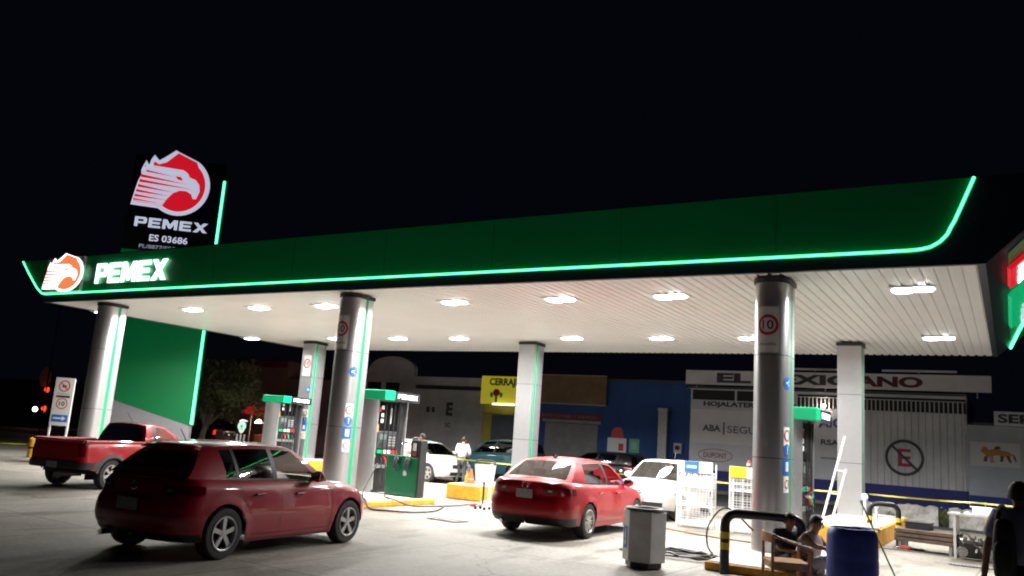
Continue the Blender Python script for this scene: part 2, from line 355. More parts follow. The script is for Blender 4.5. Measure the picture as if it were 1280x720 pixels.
def pillar(x, y, front, label, stick, z0=.13):
    t = thing('canopy_pillar', label, 'pillar', (x, y, z0), 0, 'metal clad canopy pillars')
    H = CZ - z0
    plan = []
    if front:
        for k in range(25):
            th = -math.pi / 2 + math.pi * k / 24; plan.append((.31 * math.sin(th), -.31 * math.cos(th)))
        plan += [(.31, .44), (-.31, .44)]
    else:
        plan += [(-.31, 0), (.31, 0)]
        for k in range(17):
            th = math.pi * k / 16; plan.append((.31 * math.cos(th), .55 + .31 * math.sin(th)))
    seams = [0, 1.77 - z0, 3.62 - z0, H - .12]
    b = MB()
    for i in range(3): b.prism(plan, (0, 0, seams[i] + .006), (1, 0, 0), (0, 1, 0), (0, 0, seams[i + 1] - seams[i] - .012))
    b.build('cladding', M_alu, t, smooth=True)
    MB().prism([(p[0] * .97, p[1] * .97) for p in plan], (0, .005, 0), (1, 0, 0), (0, 1, 0), (0, 0, H - .1)).build('core', M_dark, t)
    MB().prism([(p[0] * 1.1, p[1] * 1.06) for p in plan], (0, 0, H - .12), (1, 0, 0), (0, 1, 0), (0, 0, .09)).build('cap', M_black, t)
    sa = .31 * math.pi / 2 + .15 if front else .31 + .1
    pmb(sa, sa + .1, .02, H - .12, .004, front, 2).build('green_stripe', M_greenb, t)
    def circ(a, z, r, mm, inner=None):
        disc_on(a, z - z0, 0, r, .005, front).build('sticker', mm, t)
    if 'ten' in stick:
        pmb(-.2, .2, 3.66 - z0, 4.5 - z0, .004, front).build('speed_sign', M_signw, t)
        disc_on(0, 4.16 - z0, .14, .19, .008, front).build('sign_ring', M_red, t)
        text_on('10', -.1, 4.08 - z0, .2, .17, M_black, t, front, .008, .01)
        text_on('MAXIMA', -.15, 3.78 - z0, .3, .05, M_black, t, front, .008, 0)
    sb = sa - .2
    if 'side' in stick:
        circ(sb, 3.12, .12, M_blue)
        text_on('<>' if not front else '<', sb - .06, 3.06 - z0, .12, .12, M_signw, t, front, .009, .02)
        pmb(sb - .12, sb + .12, 2.02 - z0 - .02, 2.33 - z0, .004, front).build('sticker', M_signw, t)
        disc_on(sb, 2.18 - z0, .08, .105, .008, front).build('sign_ring', M_red, t)
        circ(sb, 1.9 + .02, .115, M_blue)
        text_on('!', sb - .02, 1.85 - z0, .04, .15, M_signw, t, front, .009, .02)
        pmb(sb - .13, sb + .13, 1.5 - z0, 1.78 - z0, .004, front).build('sticker', M_blue, t)
        pmb(sb - .06, sb + .06, 1.55 - z0, 1.72 - z0, .008, front).build('sticker', M_signw, t)
        pmb(sb - .11, sb + .11, 1.18 - z0, 1.47 - z0, .004, front).build('sticker', M_signw, t)
        disc_on(sb, 1.33 - z0, .06, .08, .008, front).build('sign_ring', M_red, t)
    return t
PX = (-24.35, -14.15, -3.75)
pillar(PX[0], 15.48, True, 'rounded silver pillar at the far left behind the red pickup, one green stripe', ())
pillar(PX[1], 15.48, True, 'rounded silver pillar behind the hatchback bonnet, with a 10 sign and blue stickers', ('ten', 'side'))
pillar(PX[2], 15.48, True, 'rounded silver pillar with a 10 speed sign behind the black hoop barrier', ('ten', 'side'))
pillar(PX[0] + .1, 24.25, False, 'flat faced silver pillar beside the far left fuel dispenser, with stickers', ('ten', 'side'), .4)
pillar(PX[1] + .08, 24.25, False, 'plain flat faced silver pillar rising behind the red sedan roof', (), .4)
pillar(PX[2] - .02, 24.25, False, 'plain flat faced silver pillar rising behind the blue barrel', (), .4)

# islands
def island(x0, x1, y0, y1, h, label):
    t = thing('pump_island', label, 'kerb island', ((x0 + x1) / 2, (y0 + y1) / 2, 0), 0, 'yellow edged pump islands')
    hx, hy = (x1 - x0) / 2, (y1 - y0) / 2
    MB().bb((-hx, -hy, 0), (hx, hy, h - .015)).build('kerb', M_yellow, t, bevel=.03)
    MB().bb((-hx + .05, -hy + .05, h - .02), (hx - .05, hy - .05, h)).build('top_slab', mat('island_concrete', (.5, .49, .46), .6, noise=.3, nscale=4), t, bevel=.008)
for px, w1, w2 in ((PX[0], 'left', 'red pickup'), (PX[1], 'middle', 'red hatchback'), (PX[2], 'right', 'wooden chair')):
    island(px - .4, px + 1.55 - (.15 if px > -5 else 0), 13.05 if px > -5 else 14.6, 17.6, .15, 'low yellow edged pump island under the %s front pillar by the %s' % (w1, w2))
    island(px + (.35 if px < -5 else -.4), px + (1.5 if px < -5 else 1.22), 19.75, 26.2, .40 if px > -5 else .42, 'raised yellow block island around the %s back pillar' % w1)

# logo and sign lettering
def eagle(parent, O, U, V, w, h, white, red, dd=.05):
    """flame shaped badge: white rim, red field, white eagle head with speed lines"""
    O, U, V = Vector(O), Vector(U).normalized(), Vector(V).normalized(); N = U.cross(V).normalized()
    def q(p): return ((p[0] - 50) / 530 * w, (470 - p[1]) / 440 * h)
    def lay(pts, off, m, nm):
        mb = MB(); mb.prism([q(p) for p in pts], O + N * off, U, V, N * .006); return mb.build(nm, m, parent)
    def arc(rx, ry, a0, a1, n=22): return [(365 + rx * math.cos(R(a0 + (a1 - a0) * i / n)), 265 + ry * math.sin(R(a0 + (a1 - a0) * i / n))) for i in range(n + 1)]
    rim = [(55, 425), (70, 330), (82, 262), (98, 222), (92, 190), (104, 152), (118, 120), (140, 152), (150, 110), (168, 78), (205, 112), (255, 75), (310, 30), (332, 40), (475, 92)] + arc(212, 203, -52, 125)
    lay(rim, dd, white, 'badge_rim')
    red_ = [(330, 48), (466, 98)] + arc(180, 176, -50, 122) + [ (70, 402), (92, 262), (108, 222), (104, 200), (116, 150), (140, 180), (166, 162), (172, 122), (207, 138), (258, 118)]
    lay(red_, dd + .01, red, 'badge_field')
    head = [(104, 172), (150, 150), (380, 160), (412, 178), (430, 205), (470, 215), (500, 245), (510, 290), (492, 345), (470, 345), (455, 315), (420, 298), (375, 298), (330, 320), (290, 370), (268, 412), (64, 398), (92, 262), (108, 222)]
    lay(head, dd + .02, white, 'eagle_head')
    for (xl, yl, tl, xr, yr) in ((128, 192, 14, 330, 212), (98, 228, 20, 430, 254), (92, 262, 20, 480, 284), (86, 296, 19, 345, 318), (80, 330, 18, 318, 346), (74, 362, 17, 296, 374), (68, 388, 12, 276, 402)):
        lay([(xl, yl - tl / 2), (xr, yr), (xl, yl + tl / 2)], dd + .03, red, 'speed_line')
    lay([(330, 205), (372, 208), (386, 232), (350, 228)], dd + .03, red, 'eagle_eye')

def block_word(O, U, V, w, h, m, parent, depth=.02, fat=0.):
    O, U, V = Vector(O), Vector(U).normalized(), Vector(V).normalized(); N = U.cross(V).normalized() * depth
    E_ = [[(0, 0), (0, 1), (1, 1), (1, .78), (.28, .78), (.28, .61), (.93, .61), (.93, .4), (.28, .4), (.28, .22), (1, .22), (1, 0)]]
    G = [(1, [[(0, 0), (0, 1), (.27, 1), (.27, 0)], [(.27, 1), (.86, 1), (1, .88), (1, .46), (.86, .33), (.27, .33), (.27, .54), (.73, .54), (.73, .79), (.27, .79)]]), (1, E_),
         (1.25, [[(0, 0), (0, 1), (.27, 1), (.5, .5), (.73, 1), (1, 1), (1, 0), (.79, 0), (.79, .56), (.57, .08), (.43, .08), (.21, .56), (.21, 0)]]), (1, E_),
         (1.2, [[(0, 0), (.35, .5), (0, 1), (.3, 1), (.5, .7), (.7, 1), (1, 1), (.65, .5), (1, 0), (.7, 0), (.5, .3), (.3, 0)]])]
    tot = sum(g[0] for g in G) + .17 * 4; k = w / tot; x = 0; mb = MB()
    for cw, polys in G:
        for P in polys: mb.prism([((x + a * cw) * k, b * h) for a, b in P], O, U, V, N)
        x += cw + .17
    return mb.build('lettering', m, parent)
def canopy_signs():
    t = thing('canopy_badge_sign', 'glowing red and white eagle badge on the left end of the green fascia', 'sign', (-25.8, CY0 - .03, 5.4))
    MB().bb((-1.05, -.1, -.03), (.95, 0, 1.08)).build('light_box', M_white, t)
    eagle(t, (-1.15, -.1, -.06), (1, 0, 0), (0, 0, 1), 2.2, 1.28, M_lit, M_litred2, .004)
    t = thing('canopy_letter_sign', 'glowing white PEMEX letters on the left part of the green fascia', 'sign', (-22.4, CY0 - .03, 5.55))
    block_word((-1.75, -.04, .02), (1, 0, 0), (0, 0, 1), 3.4, .62, M_lit, t, .03)
    mb = MB()
    mb.bb((-1.75, -.03, .0), (1.65, 0, .012)).build('mounting_rail', M_black, t)
    # far end fascia sign: red panel with white letters, green box
    k_ = 1.07; ux = Vector((k_, 0, 1)).normalized(); nrm = Vector((1, 0, -k_)).normalized()
    t = thing('end_fascia_sign', 'lit red and white letter sign on the leaning right end of the canopy', 'sign', (CX1, 17, CZ))
    O = nrm * .05
    MB().prism([(-.75, .36), (.95, .36), (.95, 1.9), (-.75, 1.9)], O, (0, 1, 0), ux, nrm * .08).build('panel', M_litred, t)
    block_word(O + nrm * .09 + Vector((0, -.65, 0)) + ux * .5, (0, 1, 0), ux, 1.5, 1.1, M_lit, t)
    t = thing('end_fascia_box', 'green light box with white lettering at the right end of the canopy', 'sign', (CX1, 20.8, CZ))
    MB().prism([(-2., .36), (2.2, .36), (2.2, 1.9), (-2., 1.9)], O, (0, 1, 0), ux, nrm * .1).build('box', mat('lit_green', (0, .4, .15), .4, emit=.3, ecol=(0, 1, .35)), t)
    block_word(O + nrm * .11 + Vector((0, -.2, 0)) + ux * .6, (0, 1, 0), ux, 2.3, 1.0, M_lit2, t)
canopy_signs()

def totem():
    rz = math.atan2(.66, .75)
    t = thing('price_totem', 'tall dark and green totem sign with a red eagle badge and neon edge', 'totem sign', (-30, 23.6, 0), rz)
    MB().bb((-3.85, 0, 8.7), (-.02, .5, 13.0)).build('dark_panel', mat('totem_black', (.006, .007, .012), .4), t)
    g = MB(); g.prism([(-3.85, 8.69), (-3.85, 2.37), (-.02, 1.34), (-.02, 8.69)], (0, -.02, 0), (1, 0, 0), (0, 0, 1), (0, .5, 0)); g.build('green_panel', mat('totem_green', (.0, .13, .036), .35, emit=.035, ecol=(0, 1, .28)), t)
    g = MB(); g.prism([(-3.85, 2.36), (-3.85, 0), (-.02, 0), (-.02, 1.33)], (0, 0, 0), (1, 0, 0), (0, 0, 1), (0, .45, 0)); g.build('base', mat('totem_grey', (.3, .3, .32), .4, .3, noise=.1), t)
    MB().tube([(.02, -.03, 1.4), (.02, -.03, 12.2)], .05, 8).build('neon_tube', M_neonc, t, smooth=True)
    MB().bb((-.0, -.02, 1.35), (.07, .3, 12.25)).build('neon_glow_housing', mat('neon_glow_green', (0, .4, .15), .4), t)
    eagle(t, (-3.8, -.0, 10.38), (1, 0, 0), (0, 0, 1), 3.25, 3.0, M_lit2, M_litred, .01)
    block_word((-3.48, -.03, 9.74), (1, 0, 0), (0, 0, 1), 3.05, .43, M_lit2, t)
    text('ES 03686', (-2.78, -.03, 9.14), (1, 0, 0), (0, 0, 1), 1.6, .3, M_lit2, t, bold=.02)
    text('PL/8877/ES/2015', (-3.15, -.03, 8.8), (1, 0, 0), (0, 0, 1), 2.0, .17, mat('lit_dim', (.5, .5, .6), .5, emit=.25, ecol=(.7, .75, 1)), t, bold=.01)
totem()
# ---------------------------------------------------------------- vehicles
def interp(tab, x):
    if x <= tab[0][0]: return tab[0][1]
    for (a, b), (c, d) in zip(tab, tab[1:]):
        if x <= c:
            t = (x - a) / (c - a) if c > a else 0
            return b + (d - b) * t
    return tab[-1][1]
def sm(tab, x):
    """smooth interpolation (cosine-free cubic hermite, monotone-ish)"""
    n = len(tab)
    if x <= tab[0][0]: return tab[0][1]
    if x >= tab[-1][0]: return tab[-1][1]
    for i in range(n - 1):
        if x <= tab[i + 1][0]:
            x0, y0 = tab[i]; x1, y1 = tab[i + 1]; h = x1 - x0
            def sl(j):
                if j <= 0 or j >= n - 1: return 0 if n < 3 else (tab[min(j + 1, n - 1)][1] - tab[max(j - 1, 0)][1]) / (tab[min(j + 1, n - 1)][0] - tab[max(j - 1, 0)][0])
                a = (tab[j][1] - tab[j - 1][1]) / (tab[j][0] - tab[j - 1][0]); b = (tab[j + 1][1] - tab[j][1]) / (tab[j + 1][0] - tab[j][0])
                return 0 if a * b <= 0 else 2 * a * b / (a + b)
            m0, m1 = sl(i) * h, sl(i + 1) * h; t = (x - x0) / h
            return (2 * t**3 - 3 * t**2 + 1) * y0 + (t**3 - 2 * t**2 + t) * m0 + (-2 * t**3 + 3 * t**2) * y1 + (t**3 - t**2) * m1
M_glass = glass_mat('car_glass', (.5, .55, .52), .13)
M_glassd = glass_mat('dark_car_glass', (.08, .09, .09), .05)
M_tyre = mat('tyre_rubber', (.022, .022, .022), .75, bump=.2, bscale=90)
M_rim = mat('alloy_rim', (.5, .5, .51), .3, .6)
M_rimd = mat('dark_rim', (.05, .05, .05), .35, .5)
M_lampred = mat('tail_lamp_red', (.16, .003, .006), .12, coat=1.)
M_lampredlit = mat('tail_lamp_lit', (.6, .01, .01), .2, emit=1.6, ecol=(1, .02, .02))
M_lampwhite = mat('lamp_clear', (.5, .52, .54), .1, .3, coat=1.)
M_plate = mat('licence_plate', (.38, .38, .38), .5, noise=.4, nscale=14)
M_seat = mat('seat_fabric', (.2, .2, .19), .8)

def wheel(parent, x, y, r, w, side, nsp=5, rim_m=None, steel=False, double=False):
    t = MB(); hw = w / 2
    t.lathe([(r * .64, -hw * .9), (r * .8, -hw * 1.02), (r * .95, -hw * .95), (r, -hw * .7), (r, hw * .7), (r * .95, hw * .95), (r * .8, hw * 1.02), (r * .64, hw * .9)], (x, y, r), 40, 'y')
    ty = t.build('tyre', M_tyre, None, smooth=True)
    wh = bpy.data.objects.new('wheel', None); col.objects.link(wh); wh.parent = parent; ty.parent = wh
    yo = y + side * hw
    rm = MB(); rr = r * .67
    rm.lathe([(rr, side * .0), (rr * .97, side * .008), (rr * .93, -side * .01), (rr * .9, -side * .09)], (x, yo, r), 40, 'y')
    mm = rim_m or M_rim
    if steel:
        rm.lathe([(0, -side * .02), (rr * .3, -side * .02), (rr * .5, -side * .05), (rr * .7, -side * .03), (rr * .92, -side * .06)], (x, yo, r), 24, 'y')
    else:
        for k in range(nsp):
            for dj in ((-.13, .13) if double else (0,)):
                a = 2 * math.pi * k / nsp + .3
                ca, sa = math.cos(a), math.sin(a); pa, pb = -sa, ca
                w0, w1 = (rr * .055, rr * .05) if double else (rr * .12, rr * .15)
                s0, s1 = dj * rr * .4, dj * rr * 1.9
                pts = []
                for (rad, ww, of) in ((.12, w0, s0), (.96, w1, s1)):
                    pts.append((ca * rr * rad + pa * (of - ww), sa * rr * rad + pb * (of - ww))); pts.append((ca * rr * rad + pa * (of + ww), sa * rr * rad + pb * (of + ww)))
                pts = [pts[0], pts[1], pts[3], pts[2]]
                rm.prism(pts, (x, yo - side * .012, r), (1, 0, 0), (0, 0, 1), (0, -side * .03, 0))
        rm.lathe([(rr * .9, side * .002), (rr * .93, side * .006), (rr * 1.0, side * .006), (rr * 1.01, side * -.01)], (x, yo, r), 40, 'y')
        rm.lathe([(0, side * .0), (rr * .16, -side * .002), (rr * .2, -side * .03)], (x, yo - side * .006, r), 20, 'y')
    rm.build('rim', mm, wh, smooth=True)
    bk = MB(); bk.lathe([(0, -side * .1), (rr * .93, -side * .1)], (x, yo, r), 24, 'y'); bk.lathe([(0, -side * .075), (rr * .55, -side * .075), (rr * .55, -side * .09)], (x, yo, r), 24, 'y')
    bk.build('brake_disc', M_rimd, wh)
    return wh

class Car:
    def __init__(s, root, P):
        s.t = root; s.P = P; s.outline()
    def outline(s):
        P = s.P; r0, r1, rc0, rc1 = P['x0'], P['x1'], P.get('rc0', .32), P.get('rc1', .45); W = P['w']
        bow0, bow1 = P.get('bow0', .1), P.get('bow1', .22)
        pts = []
        def rear(y): return r0 + bow0 * (y / W) ** 2
        def front(y): return r1 - bow1 * (y / W) ** 2
        n = 8
        for i in range(n): y = (W - rc0) * i / n; pts.append((rear(y), y))
        for i in range(9):
            a = math.pi / 2 * i / 8; pts.append((rear(W - rc0) + rc0 * (1 - math.cos(a)), W - rc0 + rc0 * math.sin(a)))
        xa = rear(W - rc0) + rc0; xb = front(W - rc1) - rc1; m = 84
        for i in range(1, m): pts.append((xa + (xb - xa) * i / m, W))
        for i in range(9):
            a = math.pi / 2 * i / 8; pts.append((xb + rc1 * math.sin(a), W - rc1 + rc1 * math.cos(a)))
        for i in range(1, n + 1): y = (W - rc1) * (1 - i / n); pts.append((front(y), y))
        s.o = pts; s.al = [0]
        for a, b in zip(pts, pts[1:]): s.al.append(s.al[-1] + math.hypot(b[0] - a[0], b[1] - a[1]))
        s.tot = s.al[-1]; s.W = W; s.xa, s.xb = xa, xb
    def at(s, p):
        """point of the plan outline at arc length p"""
        p = max(0, min(s.tot, p))
        lo = 0
        for i in range(len(s.al) - 1):
            if s.al[i + 1] >= p: lo = i; break
        a, b = s.al[lo], s.al[lo + 1]; t = (p - a) / (b - a) if b > a else 0
        return (s.o[lo][0] * (1 - t) + s.o[lo + 1][0] * t, s.o[lo][1] * (1 - t) + s.o[lo + 1][1] * t)
    def ps(s, x):   # arc length for side x
        for i, (a, b) in enumerate(zip(s.o, s.o[1:])):
            if b[0] >= x and b[0] > a[0]:
                t = (x - a[0]) / (b[0] - a[0]); return s.al[i] + max(0, t) * (s.al[i + 1] - s.al[i])
        return s.tot
    def pr(s, y):  # rear face y
        for i, (a, b) in enumerate(zip(s.o, s.o[1:])):
            if b[1] >= y: return s.al[i] + (y - a[1]) / max(1e-6, b[1] - a[1]) * (s.al[i + 1] - s.al[i])
    def pf(s, y):
        n = len(s.o)
        for i in range(n - 1, 0, -1):
            if s.o[i - 1][1] >= y: return s.al[i] - (y - s.o[i][1]) / max(1e-6, s.o[i - 1][1] - s.o[i][1]) * (s.al[i] - s.al[i - 1])
    def zt(s, x): return sm(s.P['top'], x)
    def zb(s, x, y=None):
        P = s.P; z = interp(P['bot'], x)
        if y is None or y > s.W * .8:
            for ax in P['axles']:
                ra = P['ra']; d = abs(x - ax)
                if d < ra: z = max(z, P['rw'] + math.sqrt(ra * ra - d * d) * .97)
        return z
    def S(s, p, z, sd, off=0.):
        x0, y = s.at(p); P = s.P
        r0, r1 = P['x0'], P['x1']; L = .9
        dx = 0
        if x0 < r0 + L: k = 1 - (x0 - r0) / L; dx += sm(P['rear'], z) * k * k * (3 - 2 * k)
        if x0 > r1 - L: k = 1 - (r1 - x0) / L; dx -= sm(P['front'], z) * k * k * (3 - 2 * k)
        wf = sm(P['wide'], z)
        tp = 1 - P.get('taper', .05) * (abs(x0 - (r0 + r1) / 2) / ((r1 - r0) / 2)) ** 3
        yy = y * wf * tp
        # wheel arch flare
        for ax in P['axles']:
            d = math.hypot(x0 - ax, z - P['rw'])
            if d < P['ra'] + .12 and y > s.W * .8: yy += .014 * (1 - max(0, (d - P['ra'])) / .12)
        dz = s.zt(x0) - z
        if dz < .11:
            q = .055 * (1 - max(0, dz) / .11) ** 2; yy -= q * min(1, y / s.W * 1.2)
            if x0 < s.xa: dx += q * .8 * (1 - y / s.W)
            if x0 > s.xb: dx -= q * .8 * (1 - y / s.W)
        v = Vector((x0 + dx, sd * yy, z))
        if off:
            e = .01
            a = s.S(min(p + e, s.tot - 1e-4), z, sd); b = s.S(max(p - e, 1e-4), z, sd); c = s.S(p, z + e, sd); d_ = s.S(p, z - e, sd)
            n = (a - b).cross(c - d_)
            if n.length > 1e-9:
                n.normalize(); cen = Vector(((r0 + r1) / 2, 0, z))
                if n.dot(v - cen) < 0: n = -n
                v = v + n * off
        return v
    def patch(s, name, m, p0, p1, z0, z1, off=.004, sd=(-1, 1), nu=10, nv=4, parent=None, crown=None):
        f0 = z0 if callable(z0) else (lambda u: z0); f1 = z1 if callable(z1) else (lambda u: z1); out = []
        for d in sd:
            mb = MB(); mb.grid(lambda u, v: s.S(p0 + (p1 - p0) * u, f0(u) + (f1(u) - f0(u)) * v, d, off), nu, nv); out.append(mb.build(name, m, parent or s.t, smooth=True))
        return out
    def body(s, m, bed=None, name='body'):
        P = s.P; nl = 20; mb = MB(); n = len(s.o)
        for sd in (-1, 1):
            def f(i, j):
                p = s.al[i]; x0, y = s.o[i]; zb = s.zb(x0, y); zt = s.zt(x0); v = 1 - (1 - j / nl) ** 1.5
                return s.S(p, zb + (zt - zb) * v, sd)
            vs = [f(i, j) for i in range(n) for j in range(nl + 1)]
            fs = [(i * (nl + 1) + j, (i + 1) * (nl + 1) + j, (i + 1) * (nl + 1) + j + 1, i * (nl + 1) + j + 1) for i in range(n - 1) for j in range(nl)]
            mb.add(vs, fs)
            # inner lip of the arches
        top = MB(); inner = MB(); mcap = 14
        crown = P.get('crown', .05)
        for i in range(n - 1):
            x0 = (s.o[i][0] + s.o[i + 1][0]) / 2
            q = []
            for k in (i, i + 1):
                xx, y = s.o[k]; z = s.zt(xx); a = s.S(s.al[k], z, -1)
                kr = crown * min(1, abs(a.y) / s.W) ** 1.0
                row = []
                for j in range(mcap + 1):
                    c = -1 + 2 * j / mcap; e = 1 - c * c
                    row.append(Vector((a.x, -a.y * -c if False else a.y * -c, z + kr * (1 - (abs(c)) ** 2.6))))
                q.append(row)
            tgt = mb
            if P.get('cabin') and P['cabin'][0] < x0 < P['cabin'][1]: tgt = inner
            if bed and bed[0] < x0 < bed[1]: continue
            for j in range(mcap): tgt.add([q[0][j], q[1][j], q[1][j + 1], q[0][j + 1]], [(0, 1, 2, 3)])
        b = mb.build(name, m, s.t, smooth=True)
        if inner.v:
            inner.build('interior', M_dark, s.t)
        # underside and wheel wells
        u = MB(); zb_ = min(z for x, z in P['bot'])
        u.bb((P['x0'] + .5, -s.W * .7, zb_ + .05), (P['x1'] - .5, s.W * .7, zb_ + .1))
        for ax in P['axles']:
            for sd in (-1, 1):
                ra = P['ra']
                pr_ = [(ra * math.cos(math.pi * k / 14), ra * math.sin(math.pi * k / 14)) for k in range(15)]
                ys = sd * s.W * .955; ye = sd * s.W * .55
                vs = [(ax + a, yv, P['rw'] + b_) for (a, b_) in pr_ for yv in (ys, ye)]
                u.add(vs, [(2 * k, 2 * k + 2, 2 * k + 3, 2 * k + 1) for k in range(14)] + [tuple(2 * k + 1 for k in range(15))])
                u.bb((ax - ra, ye - .01, .2), (ax + ra, ye, P['rw']))
        u.build('underbody', M_black, s.t)
        return b
    def cabin(s, m, lines, win, glass, glass_rear=None, roof_w=.74, inset=.012, bowf=.22, bowr=.12, rbow=.1, crown=.06, rtaper=.05, roofz=None, front_glass=True, rear_win=(.06, .94, .1, .86), wind=(.05, .95, .05, .93), trim=None, shelf=.05):
        """lines: (x bottom, x top) from front (windscreen edge) to rear; win: which strips are glass"""
        P = s.P; W = s.W
        ybot = lambda x: s.S(s.ps(x), s.zt(x), 1).y - inset
        yt = lambda x: W * roof_w * (1 - rtaper * ((x - lines[0][1]) / max(.1, abs(lines[-1][1] - lines[0][1]))) ** 2)
        zr = lambda x: sm(roofz, x)
        def side(u, t, sd, off=0):
            k = min(len(lines) - 2, int(u)); f = u - k
            xb = lines[k][0] * (1 - f) + lines[k + 1][0] * f; xt = lines[k][1] * (1 - f) + lines[k + 1][1] * f
            x = xb * (1 - t) + xt * t; z = s.zt(xb) * (1 - t) + zr(xt) * t - .004
            y = ybot(xb) * (1 - t) + yt(xt) * t + .03 * 4 * t * (1 - t) + off
            return Vector((x, sd * y, z))
        shell = MB(); tt = [0, .07, .9, 1]
        for k in range(len(lines) - 1):
            for sd in (-1, 1):
                for j in range(3):
                    cell = (lambda u, v, k=k, j=j, sd=sd: side(k + u * .9999, tt[j] + (tt[j + 1] - tt[j]) * v, sd))
                    if k in win and j == 1: continue
                    shell.grid(cell, 4, 5 if j == 1 else 1)
        def ends(u, t, which, off=0.):
            xb, xt = lines[0] if which == 0 else lines[-1]
            bb_, bt = (bowf, rbow) if which == 0 else (-bowr, -rbow * .4)
            c = 2 * u - 1; e = 1 - c * c
            a = side(0 if which == 0 else len(lines) - 1 - 1e-4, t, 1)
            x = a.x + (bb_ * (1 - t) + bt * t) * e
            z = a.z + (P.get('crown', .05) * .9 * (1 - t) + crown * t) * (1 - abs(c) ** 2.6)
            return Vector((x, c * a.y, z))
        def cells(which, us, ts, gl, gname):
            for i in range(3):
                for j in range(3):
                    fn = lambda u, v: ends(us[i] + (us[i + 1] - us[i]) * u, ts[j] + (ts[j + 1] - ts[j]) * v, which)
                    if i == 1 and j == 1 and gl:
                        g = MB(); g.grid(fn, 14, 6); g.build(gname, gl, s.t, smooth=True)
                    else: shell.grid(fn, 14 if i == 1 else 2, 6 if j == 1 else 2)
        cells(0, [0, wind[0], wind[1], 1], [0, wind[2], wind[3], 1], glass if front_glass else None, 'windscreen')
        cells(1, [0, rear_win[0], rear_win[1], 1], [0, rear_win[2], rear_win[3], 1], glass_rear or glass, 'rear_window')
        # roof
        def roof(u, v):
            xt = lines[0][1] * (1 - u) + lines[-1][1] * u; c = 2 * v - 1; e = 1 - c * c
            f = u * (len(lines) - 1)
            x = xt + rbow * e * (1 - u) - rbow * .4 * e * u
            return Vector((x, c * yt(xt), zr(xt) - .004 + crown * (1 - abs(c) ** 2.6)))
        shell.grid(roof, 16, 14)
        shell.build('roof', m, s.t, smooth=True, weld=True)
        for k in win:
            for sd in (-1, 1):
                g = MB(); g.grid(lambda u, v: side(k + u * .9999, tt[1] + (tt[2] - tt[1]) * v, sd), 6, 6); g.build('side_window', glass, s.t, smooth=True)
        if trim:
            # dark rubber between panes and bright waist line
            for sd in (-1, 1):
                for k in trim:
                    g = MB(); g.grid(lambda u, v: side(k + u * .9999, tt[1] - .02 + (tt[2] - tt[1] + .04) * v, sd, .004), 3, 5)
                    g.build('door_pillar_trim', M_black, s.t, smooth=True)
                g = MB(); g.grid(lambda u, v: side(u * (len(lines) - 1.001 - (1 if (len(lines) - 2) not in win else 0)), .02 + .05 * v, sd, .005), 24, 1); g.build('waist_trim', M_black, s.t, smooth=True)
        s.side_fn = side; s.lines = lines
    def handle(s, x, z, m, sd=(-1, 1)):
        for d in sd:
            a = s.S(s.ps(x), z, d, .03); b = s.S(s.ps(x + .17), z + .005, d, .03)
            h = MB(); h.tube([s.S(s.ps(x), z, d, .0), a, b, s.S(s.ps(x + .17), z + .005, d, 0)], .013, 8); h.build('door_handle', m, s.t, smooth=True)
            s.patch('handle_recess', M_black, s.ps(x + .02), s.ps(x + .15), z - .025, z + .02, .002, (d,), 3, 2)
    def seam(s, x, z0, z1, slope=0., sd=(-1, 1)):
        for d in sd:
            g = MB(); g.grid(lambda u, v: s.S(s.ps(x + slope * v + .009 * u), z0 + (z1 - z0) * v, d, .002), 1, 14); g.build('door_seam', M_black, s.t, smooth=True)
    def hseam(s, xa, xb, z, sd=(-1, 1), zf=None, w=.008, m=None, name='door_seam', off=.002):
        zf = zf or (lambda u: z)
        for d in sd:
            g = MB(); g.grid(lambda u, v: s.S(s.ps(xa + (xb - xa) * u), zf(u) + w * v, d, off), 24, 1); g.build(name, m or M_black, s.t, smooth=True)
    def mirror(s, x, z, y, m, sd=(-1, 1)):
        for d in sd:
            g = MB(); g.ball((x, d * (y + .09), z + .03), (.07, .12, .085), 14); g.tube([(x + .02, d * (y - .05), z - .03), (x + .02, d * (y + .06), z - .01)], .025, 8)
            o = g.build('mirror', m, s.t, smooth=True)
            MB().box((x - .066, d * (y + .1), z + .03), (.01, .18, .12)).build('mirror_glass', M_chrome, o)
    def seats(s, rows, wide=.5, h=1.12, m=None):
        g = MB()
        for x in rows:
            for y in (-.36, .36):
                g.box((x, y, .85), (.14, .5, .62), ry=-.2); g.box((x - .09, y, 1.19 - (1.12 - h)), (.1, .26, .17), ry=-.2)
        g.build('seats', m or M_seat, s.t, bevel=.04)
        MB().tube([Vector((rows[0] + .62, .36 + .18 * math.cos(a * .5236), .93 + .18 * math.sin(a * .5236))) for a in range(13)], .014, 6).build('steering_wheel', M_black, s.t)

def emblem(parent, c, U, V, r, kind='vw'):
    """round badge: ring with a V above a W"""
    c, U, V = Vector(c), Vector(U).normalized(), Vector(V).normalized(); N = U.cross(V).normalized()
    g = MB()
    def seg(a, b, w=.09):
        a = Vector(a); b = Vector(b); d = (b - a).normalized(); q = Vector((-d.y, d.x)) * w
        g.prism([(a + q)[:], (b + q)[:], (b - q)[:], (a - q)[:]], c, U * r, V * r, N * .008)
    ring = [(math.cos(2 * math.pi * k / 24), math.sin(2 * math.pi * k / 24)) for k in range(25)]
    g.tube([c + (U * a + V * b) * r for a, b in ring], r * .12, 6, False)
    for a, b in (((-.35, .85), (0, .15)), ((0, .15), (.35, .85)), ((-.75, .45), (-.3, -.75)), ((-.3, -.75), (0, -.05)), ((0, -.05), (.3, -.75)), ((.3, -.75), (.75, .45))): seg(a, b)
    return g.build('emblem', M_chrome, parent)
